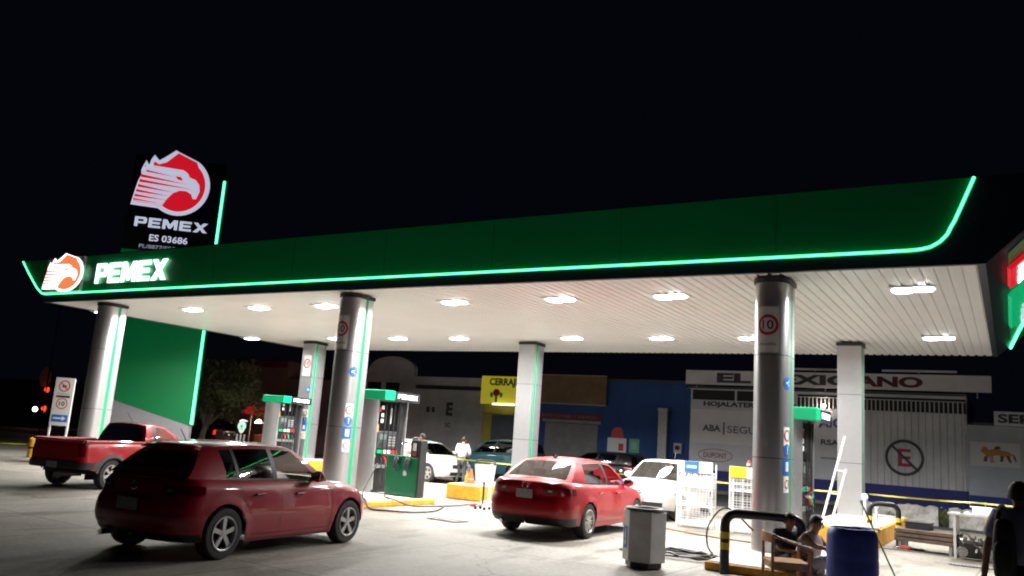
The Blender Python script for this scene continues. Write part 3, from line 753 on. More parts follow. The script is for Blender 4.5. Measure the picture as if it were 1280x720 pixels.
def plate(parent, c, rz, w=.32, h=.155, tilt=0.):
    o = MB().box(c, (.012, w, h), rz=rz, ry=tilt).build('licence_plate', M_plate, parent, bevel=.003); return o

def paint(name, c, rough=.3, coat=.9):
    m = mat(name, c, .38, 0., coat=coat, spec=.25, noise=.06, nscale=2.5); return m

def hatchback():
    t = thing('hatchback_car', 'dark red five door hatchback parked closest to the camera, seen from behind its right side', 'car', (-9.614, 7.529, 0), R(95.3))
    m = paint('dark_red_paint', (.36, .008, .026))
    P = dict(x0=-.80, x1=3.46, w=.9, rc0=.34, rc1=.5, bow0=.1, bow1=.26, axles=(0, 2.637), ra=.385, rw=.325, taper=.07, crown=.05,
             top=[(-.8, .98), (-.5, 1.0), (.2, .985), (1.2, .965), (2.1, .945), (2.6, .90), (3.1, .80), (3.46, .66)],
             bot=[(-.8, .30), (-.45, .24), (.4, .2), (2.2, .19), (3.0, .2), (3.46, .24)],
             rear=[(.2, .2), (.36, .05), (.5, 0.), (.66, .015), (.78, .08), (1.0, .12)],
             front=[(.2, .12), (.4, .0), (.55, .0), (.7, .1), (.9, .3)],
             wide=[(.18, .93), (.32, .975), (.55, 1.), (.72, .99), (.84, .975), (1.0, .93)],
             cabin=(-.55, 2.25))
    c = Car(t, P); c.body(m)
    lines = [(2.16, 1.42), (1.94, 1.32), (1.02, .93), (.94, .85), (.3, .25), (.25, .2), (.07, .03), (-.56, -.22)]
    c.cabin(m, lines, (1, 3, 5), M_glass, M_glassd, roof_w=.69, roofz=[(-.22, 1.355), (.12, 1.415), (.7, 1.445), (1.2, 1.43), (1.5, 1.39)], bowr=.12, bowf=.26, crown=.035, rtaper=.22, rear_win=(.12, .88, .2, .82), trim=(2, 4))
    c.seats((.15, 1.05), h=1.08)
    # roof spoiler
    sp = MB(); sp.grid(lambda u, v: Vector((-.18 - .14 * v - .05 * (1 - (2 * u - 1) ** 2), (2 * u - 1) * .47, 1.395 + .03 * (1 - (2 * u - 1) ** 2) - .05 * v)), 12, 3)
    sp.build('roof_spoiler', m, t, smooth=True, solid=.025)
    MB().box((-.36, 0, 1.36), (.012, .34, .02)).build('brake_lamp', M_lampred, t)
    # tail lamps wrap round the corners
    c.patch('tail_lamp', M_lampred, c.pr(.47), c.ps(-.42), lambda u: .79 + .02 * u, lambda u: .92 - .01 * u, .006)
    c.patch('lamp_lens', M_lampwhite, c.pr(.56), c.pr(.64), .84, .865, .011)
    c.patch('boot_seam', M_black, c.pr(.02), c.pr(.52), .565, .573, .003)
    c.patch('lower_bumper', M_black, c.pr(.02), c.ps(-.42), .235, .33, .006)
    c.patch('reflector', M_lampred, c.pr(.5), c.pr(.72), .40, .425, .008)
    plate(t, (-.815, 0, .66), 0, .36, .15)
    emblem(t, (-.74, 0, .88), (0, -1, 0), (.15, 0, 1), .055)
    # wiper
    MB().tube([(-.76, -.04, 1.0), (-.68, -.34, 1.1)], .008, 6).build('wiper', M_black, t)
    MB().tube([(-.5, .5, .25), (-.74, .5, .25)], .035, 12).build('exhaust', M_chrome, t)
    for x0, x1, sl in ((2.2, .28, .0),): c.seam(2.18, .28, .93)
    c.seam(1.04, .27, .955); c.seam(.36, .62, .97, -.14)
    c.hseam(.5, 2.18, .275); c.hseam(-.2, 2.75, .79, zf=lambda u: .80 - .03 * u, w=.012, m=m, name='crease_line', off=.005)
    c.handle(.50, .80, m); c.handle(1.32, .79, m)
    c.mirror(1.72, 1.0, .84, m)
    c.patch('sill', mat('sill_dark_red', (.12, .01, .015), .5), c.ps(.42), c.ps(2.22), .19, .225, .004)
    c.patch('headlamp', M_lampwhite, c.ps(2.95), c.pf(.45), lambda u: .6, lambda u: .72, .006)
    c.patch('grille', M_black, c.pf(.45), c.pf(.01), .58, .66, .006)
    c.patch('lower_grille', M_black, c.pf(.6), c.pf(.01), .3, .44, .006)
    for x in (0, 2.637):
        for sd in (-1, 1): wheel(t, x, sd * .785, .325, .215, sd, 5)
    MB().tube([(.0, 0, 1.45), (-.12, 0, 1.6)], .006, 6).build('antenna', M_black, t)
    return t
hatchback()

def sedan():
    t = thing('sedan_car', 'bright red four door sedan seen from behind under the canopy lights', 'car', (-7.887, 14.837, 0), R(92.6))
    m = paint('bright_red_paint', (.36, .003, .012), coat=.45)
    P = dict(x0=-1.09, x1=3.5, w=.9, rc0=.36, rc1=.5, bow0=.12, bow1=.26, axles=(0, 2.65), ra=.375, rw=.33, taper=.07, crown=.045,
             top=[(-1.09, 1.0), (-.8, 1.04), (-.3, 1.03), (.3, 1.0), (1.2, .98), (2.1, .95), (2.6, .9), (3.1, .8), (3.5, .66)],
             bot=[(-1.09, .34), (-.7, .27), (.4, .2), (2.2, .19), (3.0, .2), (3.5, .24)],
             rear=[(.2, .22), (.36, .04), (.52, 0.), (.68, .02), (.78, .08), (.92, .07), (1.04, .05)],
             front=[(.2, .12), (.4, .0), (.55, .0), (.7, .1), (.9, .3)],
             wide=[(.18, .93), (.32, .975), (.55, 1.), (.72, .99), (.84, .975), (1.05, .92)],
             cabin=(-.35, 2.2))
    c = Car(t, P); c.body(m)
    lines = [(2.35, 1.6), (2.18, 1.5), (1.2, 1.08), (1.1, .98), (.16, .12), (-.05, -.02), (-.48, -.02)]
    lines = [(2.35, 1.6), (2.18, 1.5), (1.2, 1.08), (1.1, .98), (.02, .14), (-.62, -.05)]
    c.cabin(m, lines, (1, 3), M_glass, M_glass, roof_w=.66, roofz=[(-.05, 1.4), (.4, 1.44), (.9, 1.455), (1.3, 1.43), (1.6, 1.385)], bowr=.2, bowf=.26, crown=.035, rear_win=(.07, .93, .1, .93), trim=(2,))
    c.seats((.35, 1.15), h=1.1)
    c.patch('tail_lamp', M_lampred, c.pr(.38), c.ps(-.62), lambda u: .79 + .03 * u, lambda u: .965 - .04 * u, .008)
    c.patch('lamp_lens', M_lampwhite, c.pr(.5), c.pr(.58), .86, .885, .011)
    c.patch('boot_seam', M_black, c.pr(.02), c.pr(.6), .64, .648, .003)
    c.patch('lower_bumper', M_black, c.pr(.01), c.ps(-.55), .25, .40, .006)
    plate(t, (-1.075, 0, .80), 0, .34, .16)
    emblem(t, (-1.045, 0, .955), (0, -1, 0), (.1, 0, 1), .06)
    c.seam(2.2, .28, .93); c.seam(1.14, .27, .955); c.seam(.36, .55, .98, -.22)
    c.hseam(.45, 2.2, .275); c.hseam(-.3, 2.75, .82, w=.012, m=m, name='crease_line', off=.005)
    c.handle(.5, .84, m); c.handle(1.35, .82, m)
    c.mirror(1.98, 1.0, .84, m)
    c.patch('headlamp', M_lampwhite, c.ps(2.95), c.pf(.45), .6, .73, .006)
    c.patch('grille', M_black, c.pf(.45), c.pf(.01), .56, .66, .006)
    for x in (0, 2.65):
        for sd in (-1, 1): wheel(t, x, sd * .785, .33, .22, sd, 7, double=True)
    f = MB(); f.prism([(-.13, 0), (.06, 0), (-.08, .07), (-.13, .07)], (.25, -.01, 1.46), (1, 0, 0), (0, 0, 1), (0, .02, 0)); f.build('roof_antenna', M_black, t)
    MB().tube([(-.8, .5, .26), (-1.0, .5, .25)], .035, 12).build('exhaust', M_chrome, t)
    return t
sedan()

def pickup(name, label, loc, rz, m, wide=.84, lenf=3.55, tail_lit=False, rear_glass=M_glassd, lower=None, clear=M_glass, steel=False, hires=True, cab=(.95, 2.3), rz_top=1.5, badge=False):
    t = thing(name, label, 'pickup truck', loc, rz)
    ca, cb = cab
    P = dict(x0=-.85, x1=lenf, w=wide, rc0=.16, rc1=.45, bow0=.02, bow1=.22, axles=(0, 2.75), ra=.39, rw=.33, taper=.05, crown=.04,
             top=[(-.85, 1.05), (ca - .1, 1.04), (ca + .1, 1.0), (2.0, .98), (2.4, .96), (2.8, .92), (3.2, .82), (lenf, .68)],
             bot=[(-.85, .5), (-.5, .42), (.4, .3), (2.3, .26), (3.1, .26), (lenf, .3)],
             rear=[(.3, .05), (.5, 0), (1.05, .02)],
             front=[(.2, .12), (.4, .0), (.58, .0), (.7, .08), (.95, .3)],
             wide=[(.2, .95), (.35, .98), (.6, 1.), (.8, .99), (1.05, .95)],
             cabin=(ca, 2.3))
    c = Car(t, P); c.body(m, bed=(-.75, ca - .02))
    # load bed
    b = MB(); yb = wide * .86
    b.bb((-.76, -yb, .58), (ca - .02, yb, .62)); b.bb((-.76, yb, .58), (ca - .02, yb + .03, 1.04)); b.bb((-.76, -yb - .03, .58), (ca - .02, -yb, 1.04)); b.bb((ca - .05, -yb, .58), (ca, yb, 1.05)); b.bb((-.78, -yb, .58), (-.75, yb, 1.04))
    b.build('load_bed', M_black, t)
    r = MB()
    for sd in (-1, 1): r.tube([(-.78, sd * (wide * .9), 1.055), (ca, sd * (wide * .9), 1.055)], .03, 8)
    r.tube([(-.8, -wide * .88, 1.05), (-.8, wide * .88, 1.05)], .03, 8); r.build('bed_rail', m, t, smooth=True)
    lines = [(2.5, 1.72), (2.32, 1.62), (ca + .42, ca + .42), (ca + .3, ca + .34), (ca + .02, ca + .16)]
    c.cabin(m, lines, (1,), clear, rear_glass, roof_w=.72, roofz=[(ca + .1, rz_top - .045), (ca + .4, rz_top - .02), (1.4, rz_top - .02), (1.72, rz_top - .06)], bowr=.05, bowf=.24, crown=.035, rear_win=(.07, .93, .08, .9), trim=(2,))
    c.seats((ca + .45,), h=1.12)
    c.patch('tail_lamp', M_lampredlit if tail_lit else M_lampred, c.pr(wide - .15), c.ps(-.76), .72, 1.0, .007, nu=6)
    c.patch('tailgate_seam', M_black, c.pr(.01), c.pr(wide - .16), .62, .63, .003)
    c.patch('bumper', M_black, c.pr(.01), c.ps(-.55), .45, .6, .03)
    if lower: c.patch('side_cladding', lower, c.ps(-.5), c.ps(-.36), .45, .62, .01); c.patch('side_cladding', lower, c.ps(.42), c.ps(2.3), .28, .45, .008)
    # arch mouldings
    for ax in (0, 2.75):
        for sd in (-1, 1):
            g = MB()
            def f(u, v, sd=sd, ax=ax):
                a = math.pi * (u * .94 + .03); rr = .385 + .07 * v; x = ax + rr * math.cos(a); z = .33 + rr * math.sin(a)
                return c.S(c.ps(x), z, sd, .012)
            g.grid(f, 20, 2); g.build('arch_moulding', lower or m, t, smooth=True)
    c.seam(2.32, .3, .96); c.seam(ca + .4, .3, .99)
    c.handle(ca + .5, .86, m if not lower else M_black); c.mirror(2.1, 1.02, wide * .93, m if not lower else M_black)
    c.patch('headlamp', M_lampwhite, c.ps(3.02), c.pf(.42), .66, .78, .007)
    c.patch('grille', M_black, c.pf(.42), c.pf(.01), .64, .66, .007); c.patch('grille', M_black, c.pf(.42), c.pf(.01), .70, .72, .007)
    c.patch('lower_grille', M_black, c.pf(.62), c.pf(.01), .36, .46, .007)
    plate(t, (lenf + .0, 0, .53), 0, .3, .14)
    plate(t, (-.9, 0, .52), 0, .3, .14)
    if badge: emblem(t, (lenf - .02, 0, .68), (0, 1, 0), (-.3, 0, 1), .06)
    for x in (0, 2.75):
        for sd in (-1, 1): wheel(t, x, sd * (wide - .12), .33, .21, sd, 6, steel=steel)
    MB().tube([(1.5, .2, rz_top), (1.25, .2, rz_top + .26)], .006, 6).build('antenna', M_black, t)
    return t
pickup('pickup_truck', 'red single cab pickup with black bumper at the far left, seen from behind', (-18.351, 11.685, 0), R(101.3), paint('pickup_red_paint', (.4, .006, .012)), lower=mat('grey_cladding', (.06, .06, .06), .6), tail_lit=False, rear_glass=M_glassd)
pickup('pickup_truck', 'white pickup facing the camera beside the right side of the red sedan', (-8.223, 23.673, 0), R(90 - 178.4), paint('white_car_paint', (.56, .56, .55)), badge=True)
pickup('pickup_truck', 'black pickup parked far behind the hatchback roof, near the tree', (-41.9, 35.6, 0), R(150), paint('black_car_paint', (.01, .01, .012)), wide=.92, tail_lit=True, rz_top=1.75)

def small_car(name, label, loc, rz, m, suv=False, cat='car'):
    t = thing(name, label, cat, loc, rz); h = .22 if suv else 0
    P = dict(x0=-.85, x1=3.45, w=.88, rc0=.34, rc1=.48, bow0=.1, bow1=.24, axles=(0, 2.6), ra=.38, rw=.33, taper=.06, crown=.05,
             top=[(-.85, 1.0 + h * .6), (.2, .99 + h * .6), (1.2, .97 + h * .5), (2.2, .95 + h * .4), (2.7, .9 + h * .3), (3.1, .8 + h * .3), (3.45, .66 + h * .3)],
             bot=[(-.85, .34), (-.5, .26), (.4, .22), (2.2, .2), (3.0, .22), (3.45, .26)],
             rear=[(.2, .2), (.36, .05), (.5, 0.), (.7, .03), (1.1, .1)], front=[(.2, .12), (.4, 0), (.6, 0), (.75, .1), (.95, .28)],
             wide=[(.18, .93), (.32, .975), (.6, 1.), (.8, .98), (1.1, .93)], cabin=(-.6, 2.3))
    c = Car(t, P); c.body(m)
    lines = [(2.45, 1.7), (2.28, 1.6), (1.2, 1.1), (1.1, 1.0), (.25, .15), (.15, .05), (-.6, -.45)]
    c.cabin(m, lines, (1, 3, 5) if suv else (1, 3), M_glass if not suv else M_glassd, M_glassd, roof_w=.7, roofz=[(-.45, 1.38 + h), (.2, 1.43 + h), (1.0, 1.43 + h), (1.7, 1.37 + h)], trim=(2, 4))
    c.seats((.3, 1.15))
    c.patch('tail_lamp', M_lampred, c.pr(.45), c.ps(-.3), .8, .95, .008)
    c.patch('headlamp', M_lampwhite, c.ps(2.95), c.pf(.4), .62, .76, .007)
    c.patch('grille', M_black, c.pf(.4), c.pf(.01), .55, .68, .007)
    c.patch('lower_grille', M_black, c.pf(.5), c.pf(.01), .3, .42, .007)
    c.seam(2.22, .28, .95); c.seam(1.14, .28, .96); c.seam(.42, .6, .98, -.18)
    c.hseam(-.1, 2.7, .62, w=.02, name='crease_line')
    c.handle(.5, .85, m); c.handle(1.35, .84, m); c.mirror(2.05, 1.02 + h * .5, .82, m)
    for x in (0, 2.6):
        for sd in (-1, 1): wheel(t, x, sd * .77, .33, .21, sd, 5)
    return t
small_car('parked_car', 'white hatchback half hidden behind the green dispenser box and the man in white', (-20.6, 26.2, 0), R(-12), MATS['white_car_paint'])
small_car('parked_suv', 'dark teal off road car parked along the street behind the man in white', (-18.3, 32.0, 0), R(176), paint('teal_car_paint', (.015, .07, .09)), suv=True)
small_car('parked_car', 'dark car in shade on the street between the red sedan and the white pickup', (-14.4, 34.2, 0), R(175), MATS['black_car_paint'])
# ---------------------------------------------------------------- street front behind the station
XA, ZA = Vector((1, 0, 0)), Vector((0, 0, 1))
WY = 38.2
def facade_mat(name, c, d=.35, sc_=.6, rough=.75): return mat(name, c, rough, noise=d, nscale=sc_, bump=.15, bscale=25)
M_wwhite = facade_mat('weathered_white_wall', (.66, .69, .75), .28, .5)
M_navyw = facade_mat('navy_wall_paint', (.035, .04, .22), .3)
M_bluew = facade_mat('blue_wall_paint', (.018, .075, .26), .35)
M_greyw = facade_mat('grey_render', (.5, .48, .49), .4)
M_shut = mat('roller_shutter', (.36, .37, .38), .6, .1, noise=.3, nscale=2)
M_yellw = facade_mat('yellow_wall_paint', (.5, .42, .06), .4)
M_brick = facade_mat('brown_wall', (.45, .27, .22), .4)
M_mark = mat('painted_mark_black', (.02, .02, .03), .7, noise=.4, nscale=3, dirt=(.08, .08, .09))
def ribbed(name, x0, x1, z0, z1, y, m, parent, pitch=.18, vertical=True, dep=.03):
    mb = MB(); n = max(2, int(((x1 - x0) if vertical else (z1 - z0)) / pitch)); pr = []
    a, b = (x0, x1) if vertical else (z0, z1)
    st = (b - a) / n
    for i in range(n): pr += [(a + i * st, 0), (a + i * st + st * .55, 0), (a + i * st + st * .65, dep), (a + i * st + st * .9, dep)]
    pr.append((b, 0)); k = len(pr)
    vs = []
    for e in ((z0, z1) if vertical else (x0, x1)):
        for (p, q) in pr: vs.append((p, y + q, e) if vertical else (e, y + q, p))
    mb.add(vs, [(i, i + 1, k + i + 1, k + i) for i in range(k - 1)]); return mb.build(name, m, parent)
def bld(name, label, cat, x0, x1, h, m, depth=9):
    t = thing(name, label, cat, ((x0 + x1) / 2, WY, 0)); ox = (x0 + x1) / 2
    MB().bb((x0 - ox, .0, 0), (x1 - ox, depth, h)).build('wall', m, t)
    MB().bb((x0 - ox + .02, .15, h), (x1 - ox - .02, depth - .1, h + .12)).build('roof', mat('roof_slab', (.1, .09, .09), .9), t)
    return t, ox
# workshop with the long sign
def workshop():
    t, ox = bld('paint_workshop', 'white painted body shop with navy base band and a crossed out E on its gate', 'workshop', -13.2, -1.5, 4.72, M_wwhite)
    L = lambda x, y, z: (x - ox, y, z)
    MB().bb(L(-13.2, -.012, .14), L(-1.5, 0, .98)).build('base_band', M_navyw, t)
    MB().bb(L(-12.95, -.02, 2.2), L(-8.3, 0, 3.75)).build('painted_panel', mat('painted_panel_white', (.78, .78, .79), .7, noise=.15, nscale=.7), t)
    MB().bb(L(-13.18, -.05, .14), L(-13.0, 0, 4.7)).build('corner_post', M_bluew, t)
    MB().bb(L(-12.9, -.02, 4.2), L(-10.9, -.0, 4.66)).build('window', M_dark, t); MB().bb(L(-10.8, -.02, 4.2), L(-8.9, -.0, 4.66)).build('window', M_dark, t)
    text('HOJALATERIA Y PINTURA', L(-12.36, -.025, 3.84), XA, ZA, 5.15, .3, M_mark, t, bold=.045)
    text('ABA', L(-12.37, -.035, 2.75), XA, ZA, .85, .3, mat('painted_blue_letters', (.05, .08, .2), .7), t, bold=.03)
    MB().bb(L(-11.4, -.03, 2.62), L(-11.34, -.02, 3.2)).build('divider_mark', M_mark, t)
    text('SEGUROS', L(-11.2, -.035, 2.72), XA, ZA, 2.4, .32, mat('painted_grey_letters', (.15, .16, .2), .7), t, bold=.01)
    # oval with faded red letters
    o = MB(); ring = [(-11.75 - ox + .8 * math.cos(a * math.pi / 16), -.02, 1.66 + .28 * math.sin(a * math.pi / 16)) for a in range(33)]; o.tube(ring, .015, 5, False); o.build('oval_mark', mat('faded_red', (.3, .09, .1), .8), t)
    text('DUPONT', L(-12.3, -.02, 1.54), XA, ZA, 1.1, .24, MATS['faded_red'], t, bold=.02)
    text('DUPONT', L(-9.2, -.02, 1.5), XA, ZA, 1.1, .24, MATS['faded_red'], t, bold=.02)
    text('AIG', L(-7.2, -.02, 3.2), XA, ZA, 1.0, .42, mat('painted_blue_letters', (.05, .08, .2), .7), t, bold=.03)
    text('RSA', L(-7.1, -.02, 2.45), XA, ZA, .75, .24, M_mark, t, bold=.03)
    MB().bb(L(-7.1, -.012, 1.85), L(-5.9, -.008, 1.93)).build('faded_mark', mat('faded_grey', (.3, .3, .33), .8), t)
    g = ribbed('gate', -5.25 - ox, -1.58 - ox, .98, 4.0, -.06, mat('gate_sheet', (.62, .63, .66), .6, .1, noise=.25, nscale=.8), t, .26)
    MB().bb(L(-5.25, -.05, .14), L(-1.58, -.02, .98)).build('gate_base', M_navyw, t)
    bars = MB()
    x = -8.1
    while x < -1.5: bars.tube([L(x, -.12, 4.0), L(x, -.12, 4.5)], .028, 5); x += .17
    bars.tube([L(-8.1, -.12, 4.48), L(-1.5, -.12, 4.48)], .02, 5); bars.build('gate_bars', mat('painted_bars', (.55, .55, .57), .5), t)
    MB().bb(L(-8.1, -.02, 4.02), L(-1.52, -.005, 4.6)).build('bar_backing', M_dark, t)
    c = L(-3.8, -.075, 2.13)
    rg = MB(); n = 40
    rg.grid(lambda u, v: (c[0] + (.62 + .12 * v) * math.cos(2 * math.pi * u), c[1], c[2] + (.62 + .12 * v) * math.sin(2 * math.pi * u)), n, 1)
    d = Vector((.7, 0, -.7)).normalized(); q = Vector((.7, 0, .7)).normalized() * .05
    C0 = Vector(c) + Vector((0, -.006, 0))
    text('E', (c[0] - .25, c[1] - .001, c[2] - .36), XA, ZA, .5, .72, mat('painted_red_letter', (.35, .04, .06), .7), t, depth=0, bold=.02)
    rg.add([C0 - d * .66 + q, C0 + d * .66 + q, C0 + d * .66 - q, C0 - d * .66 - q], [(0, 1, 2, 3)]); rg.build('no_parking_mark', M_mark, t)
    s = thing('long_name_board', 'long white EL MEXICANO name board on top of the body shop wall', 'sign board', (-6.9, WY - .15, 4.9))
    MB().bb((-6.3, -.06, 0), (6.3, .06, .66)).build('board', mat('name_board_white', (.75, .75, .78), .6, noise=.25, nscale=.8), s)
    text('EL', (-4.8, -.065, .1), XA, ZA, 1.6, .46, M_mark, s, bold=.05)
    text('MEXIC', (-2.95, -.065, .1), XA, ZA, 4.0, .46, M_mark, s, bold=.05)
    text('ANO', (1.25, -.065, .1), XA, ZA, 2.6, .46, mat('painted_wine_letters', (.08, .015, .03), .7), s, bold=.05)
    for x in (-5.8, 0, 5.8): MB().tube([(x, .05, -.25), (x, .05, .5)], .03, 6).build('bracket', M_steel, s)
    for i, (a, b, lb) in enumerate(((-8.2, -6.4, 'short white tube light fitting above the letters EXI on the long name board'), (-4.6, -1.8, 'longer white tube light fitting above the letters ANO on the long name board'))):
        f = thing('tube_light_fitting', lb, 'light fitting', ((a + b) / 2, WY - .2, 5.7), 0, 'unlit tube light fittings')
        MB().bb((-(b - a) / 2, -.05, -.04), ((b - a) / 2, .05, .04)).build('tube', mat('tube_white', (.5, .5, .52), .5), f); MB().tube([(0, 0, -.2), (0, 0, -.04)], .02, 6).build('bracket', M_steel, f)
    w = thing('wall_lamp', 'small lit wall lamp glowing white above the fuel dispenser roof', 'lamp', (-6.94, WY - .2, 4.12))
    MB().ball((0, 0, 0), .07, 12).build('bulb', mat('warm_bulb', (1, .9, .8), .5, emit=25, ecol=(1, .86, .72)), w, smooth=True); MB().tube([(0, .2, .05), (0, 0, .08)], .02, 6).build('arm', M_black, w)
    ld = bpy.data.lights.new('lamp', 'POINT'); ld.energy = 14; ld.color = (1, .85, .7); ld.shadow_soft_size = .07; lo = bpy.data.objects.new('lamp', ld); col.objects.link(lo); lo.parent = w; lo.location = (0, -.15, 0)
workshop()
def right_house():
    t, ox = bld('white_side_house', 'white and grey wall with a painted animal panel at the far right', 'house', -1.49, 7.5, 3.6, facade_mat('pale_grey_wall', (.5, .54, .62), .3))
    L = lambda x, y, z: (x - ox, y, z)
    MB().bb(L(-1.49, -.012, .14), L(7.5, 0, .85)).build('base_band', mat('bright_blue_band', (.02, .06, .3), .7, noise=.3), t)
    MB().bb(L(-1.42, -.03, 2.02), L(.28, 0, 2.95)).build('painted_panel', mat('mural_white', (.62, .62, .63), .7), t)
    # generic four legged animal in orange and black patches
    a = MB(); oy = -.034
    def pl(pts, m, y=oy): q = MB(); q.add([L(x, y, z) for x, z in pts], [tuple(range(len(pts)))]); q.build('mural_patch', m, t)
    og = mat('mural_orange', (.5, .22, .04), .7); br = mat('mural_brown', (.16, .07, .03), .7)
    pl([(-.95, 2.5), (-.8, 2.66), (-.5, 2.7), (-.1, 2.62), (.05, 2.5), (-.1, 2.42), (-.5, 2.46), (-.8, 2.38)], og)
    pl([(-1.05, 2.6), (-.98, 2.75), (-.86, 2.78), (-.78, 2.66), (-.85, 2.55), (-.98, 2.52)], og, oy - .003)
    pl([(-.6, 2.68), (-.55, 2.8), (-.4, 2.82), (-.35, 2.7)], br, oy - .003)
    pl([(-.92, 2.4), (-.8, 2.42), (-.85, 2.18), (-.97, 2.2)], br, oy - .003); pl([(-.75, 2.4), (-.62, 2.44), (-.6, 2.15), (-.72, 2.15)], mat('mural_pink', (.5, .25, .25), .7), oy - .003)
    pl([(-.2, 2.45), (-.06, 2.46), (.0, 2.2), (-.08, 2.2)], br, oy - .003); pl([(-.38, 2.45), (-.25, 2.44), (-.3, 2.22), (-.4, 2.22)], br, oy - .003)
    pl([(.03, 2.55), (.12, 2.45), (.17, 2.25), (.12, 2.25), (.05, 2.42)], br, oy - .003)
    s = thing('service_sign', 'white SERVICIO sign board cut off by the right frame edge', 'sign board', (.95, WY - .12, 3.62))
    MB().bb((-1.5, -.06, 0), (1.9, .06, .55)).build('board', MATS['name_board_white'], s); text('SERVICIO', (-1.38, -.065, .1), XA, ZA, 3.1, .36, M_mark, s, bold=.04)
    c = tag(MB().tube([(.75, WY - .1, 3.5), (.62, WY - .15, 2.4), (.8, WY - .12, 1.4), (.82, WY - .1, .3)], .02, 6).build('drain_cable', M_black), 'thin black cable hanging down the wall beside the painted animal panel', 'cable')
right_house()
def blue_house():
    t, ox = bld('blue_shop_house', 'deep blue shop front with a grey roller shutter under a brown board', 'shop', -21.3, -13.22, 4.95, M_bluew)
    L = lambda x, y, z: (x - ox, y, z)
    ribbed('roller_shutter', -20.75 - ox, -17.75 - ox, .14, 2.75, -.03, M_shut, t, .11, False)
    MB().bb(L(-21.16, -.08, 2.93), L(-17.55, 0, 3.24)).build('banner', mat('faded_red_banner', (.2, .03, .05), .7, noise=.3), t)
    text('REFACCIONES Y SERVICIO', L(-20.9, -.085, 3.0), XA, ZA, 3.1, .16, mat('faded_pale_letters', (.32, .2, .2), .7), t, bold=.01)
    MB().bb(L(-20.9, -.1, 2.76), L(-17.6, -.03, 2.9)).build('shutter_box', M_shut, t)
    s = thing('brown_board', 'large blank brown sign board above the roller shutter of the blue shop', 'sign board', (-19.1, WY - .25, 3.7))
    MB().bb((-1.9, -.1, 0), (1.85, .1, 1.45)).build('board', mat('brown_board_face', (.2, .12, .05), .55, noise=.4, nscale=1.5), s, bevel=.02)
    MB().bb((-1.93, -.13, -.04), (1.88, -.08, .02)).build('frame', M_steel, s); MB().bb((-1.93, -.13, 1.43), (1.88, -.08, 1.48)).build('frame', M_steel, s)
    p = thing('white_poster', 'white poster with a red arched top on the blue wall', 'poster', (-16.68, WY - .02, 1.47))
    MB().bb((-.5, -.02, 0), (.5, 0, .68)).build('sheet', M_signw, p); MB().prism([(-.34, .69), (.34, .69), (.3, 1.0), (.16, 1.2), (-.1, 1.2), (-.26, 1.05)], (0, 0, 0), (1, 0, 0), (0, 0, 1), (0, -.02, 0)).build('red_top', M_red, p); MB().bb((.1, -.026, .08), (.36, -.021, .42)).build('red_mark', M_red, p)
    p = thing('green_poster', 'small pale green poster beside the white poster on the blue wall', 'poster', (-15.76, WY - .02, 1.5))
    MB().bb((-.26, -.02, 0), (.26, 0, .66)).build('sheet', mat('pale_green_sheet', (.15, .4, .25), .6), p); MB().bb((-.15, -.026, .15), (.15, -.021, .5)).build('printed_mark', mat('pale_green_mark', (.25, .5, .35), .6), p)
    b = thing('utility_cabinet', 'tall narrow galvanised metal duct standing in front of the blue wall', 'duct', (-14.18, WY - .4, .14))
    MB().bb((-.22, -.12, 0), (.22, .12, 3.5)).build('duct', M_steel, b, bevel=.02); MB().bb((-.25, -.15, 3.42), (.25, .15, 3.55)).build('cap', M_steel, b)
    e = thing('electric_meter', 'grey electric meter box on the blue wall left of the body shop', 'meter box', (-13.5, WY - .1, 1.6))
    MB().bb((-.2, -.12, 0), (.2, .1, .5)).build('box', M_steel, e, bevel=.02); MB().cyl((0, -.12, .28), (0, -.17, .28), .11).build('meter', M_dark, e, smooth=True)
blue_house()
def yellow_shop():
    t, ox = bld('yellow_shop', 'narrow yellow locksmith shop with a grey blue metal door', 'shop', -24.62, -21.32, 3.5, M_yellw)
    L = lambda x, y, z: (x - ox, y, z)
    MB().bb(L(-24.05, -.04, .14), L(-22.4, 0, 2.95)).build('door', mat('blue_grey_door', (.09, .12, .15), .5, .2, noise=.2), t)
    MB().bb(L(-24.6, -.3, 3.0), L(-21.4, 0, 3.1)).build('ledge', M_yellw, t)
    s = thing('key_shop_sign', 'bright yellow CERRAJERIA locksmith sign with a lit tube under it', 'sign', (-23.0, WY - .35, 3.5))
    MB().bb((-1.62, -.08, .0), (1.65, .08, 1.5)).build('panel', mat('sign_yellow', (.75, .68, .03), .5, emit=.22, ecol=(.9, .8, .05)), s)
    text('CERRAJERIA', (-1.1, -.085, .9), XA, ZA, 2.65, .5, M_mark, s, bold=.045)
    g = MB(); g.ball((-.62, -.09, .62), (.22, .02, .2), 16); g.build('key_mark', M_red, s, smooth=True); MB().bb((-.68, -.1, .1), (-.56, -.082, .45)).build('key_shaft', M_mark, s)
    for dx in (-.3, .3): MB().ball((-.62 + dx, -.09, .5), (.1, .02, .14), 12).build('key_mark', mat('key_green', (.1, .35, .2), .5), s, smooth=True)
    MB().tube([(-.75, -.2, .0), (.6, -.2, .0)], .035, 8).build('lit_tube', mat('tube_glow', (1, 1, 1), .5, emit=4), s); MB().bb((-.6, -.2, 0), (-.56, -.05, .03)).build('bracket', M_steel, s)
yellow_shop()
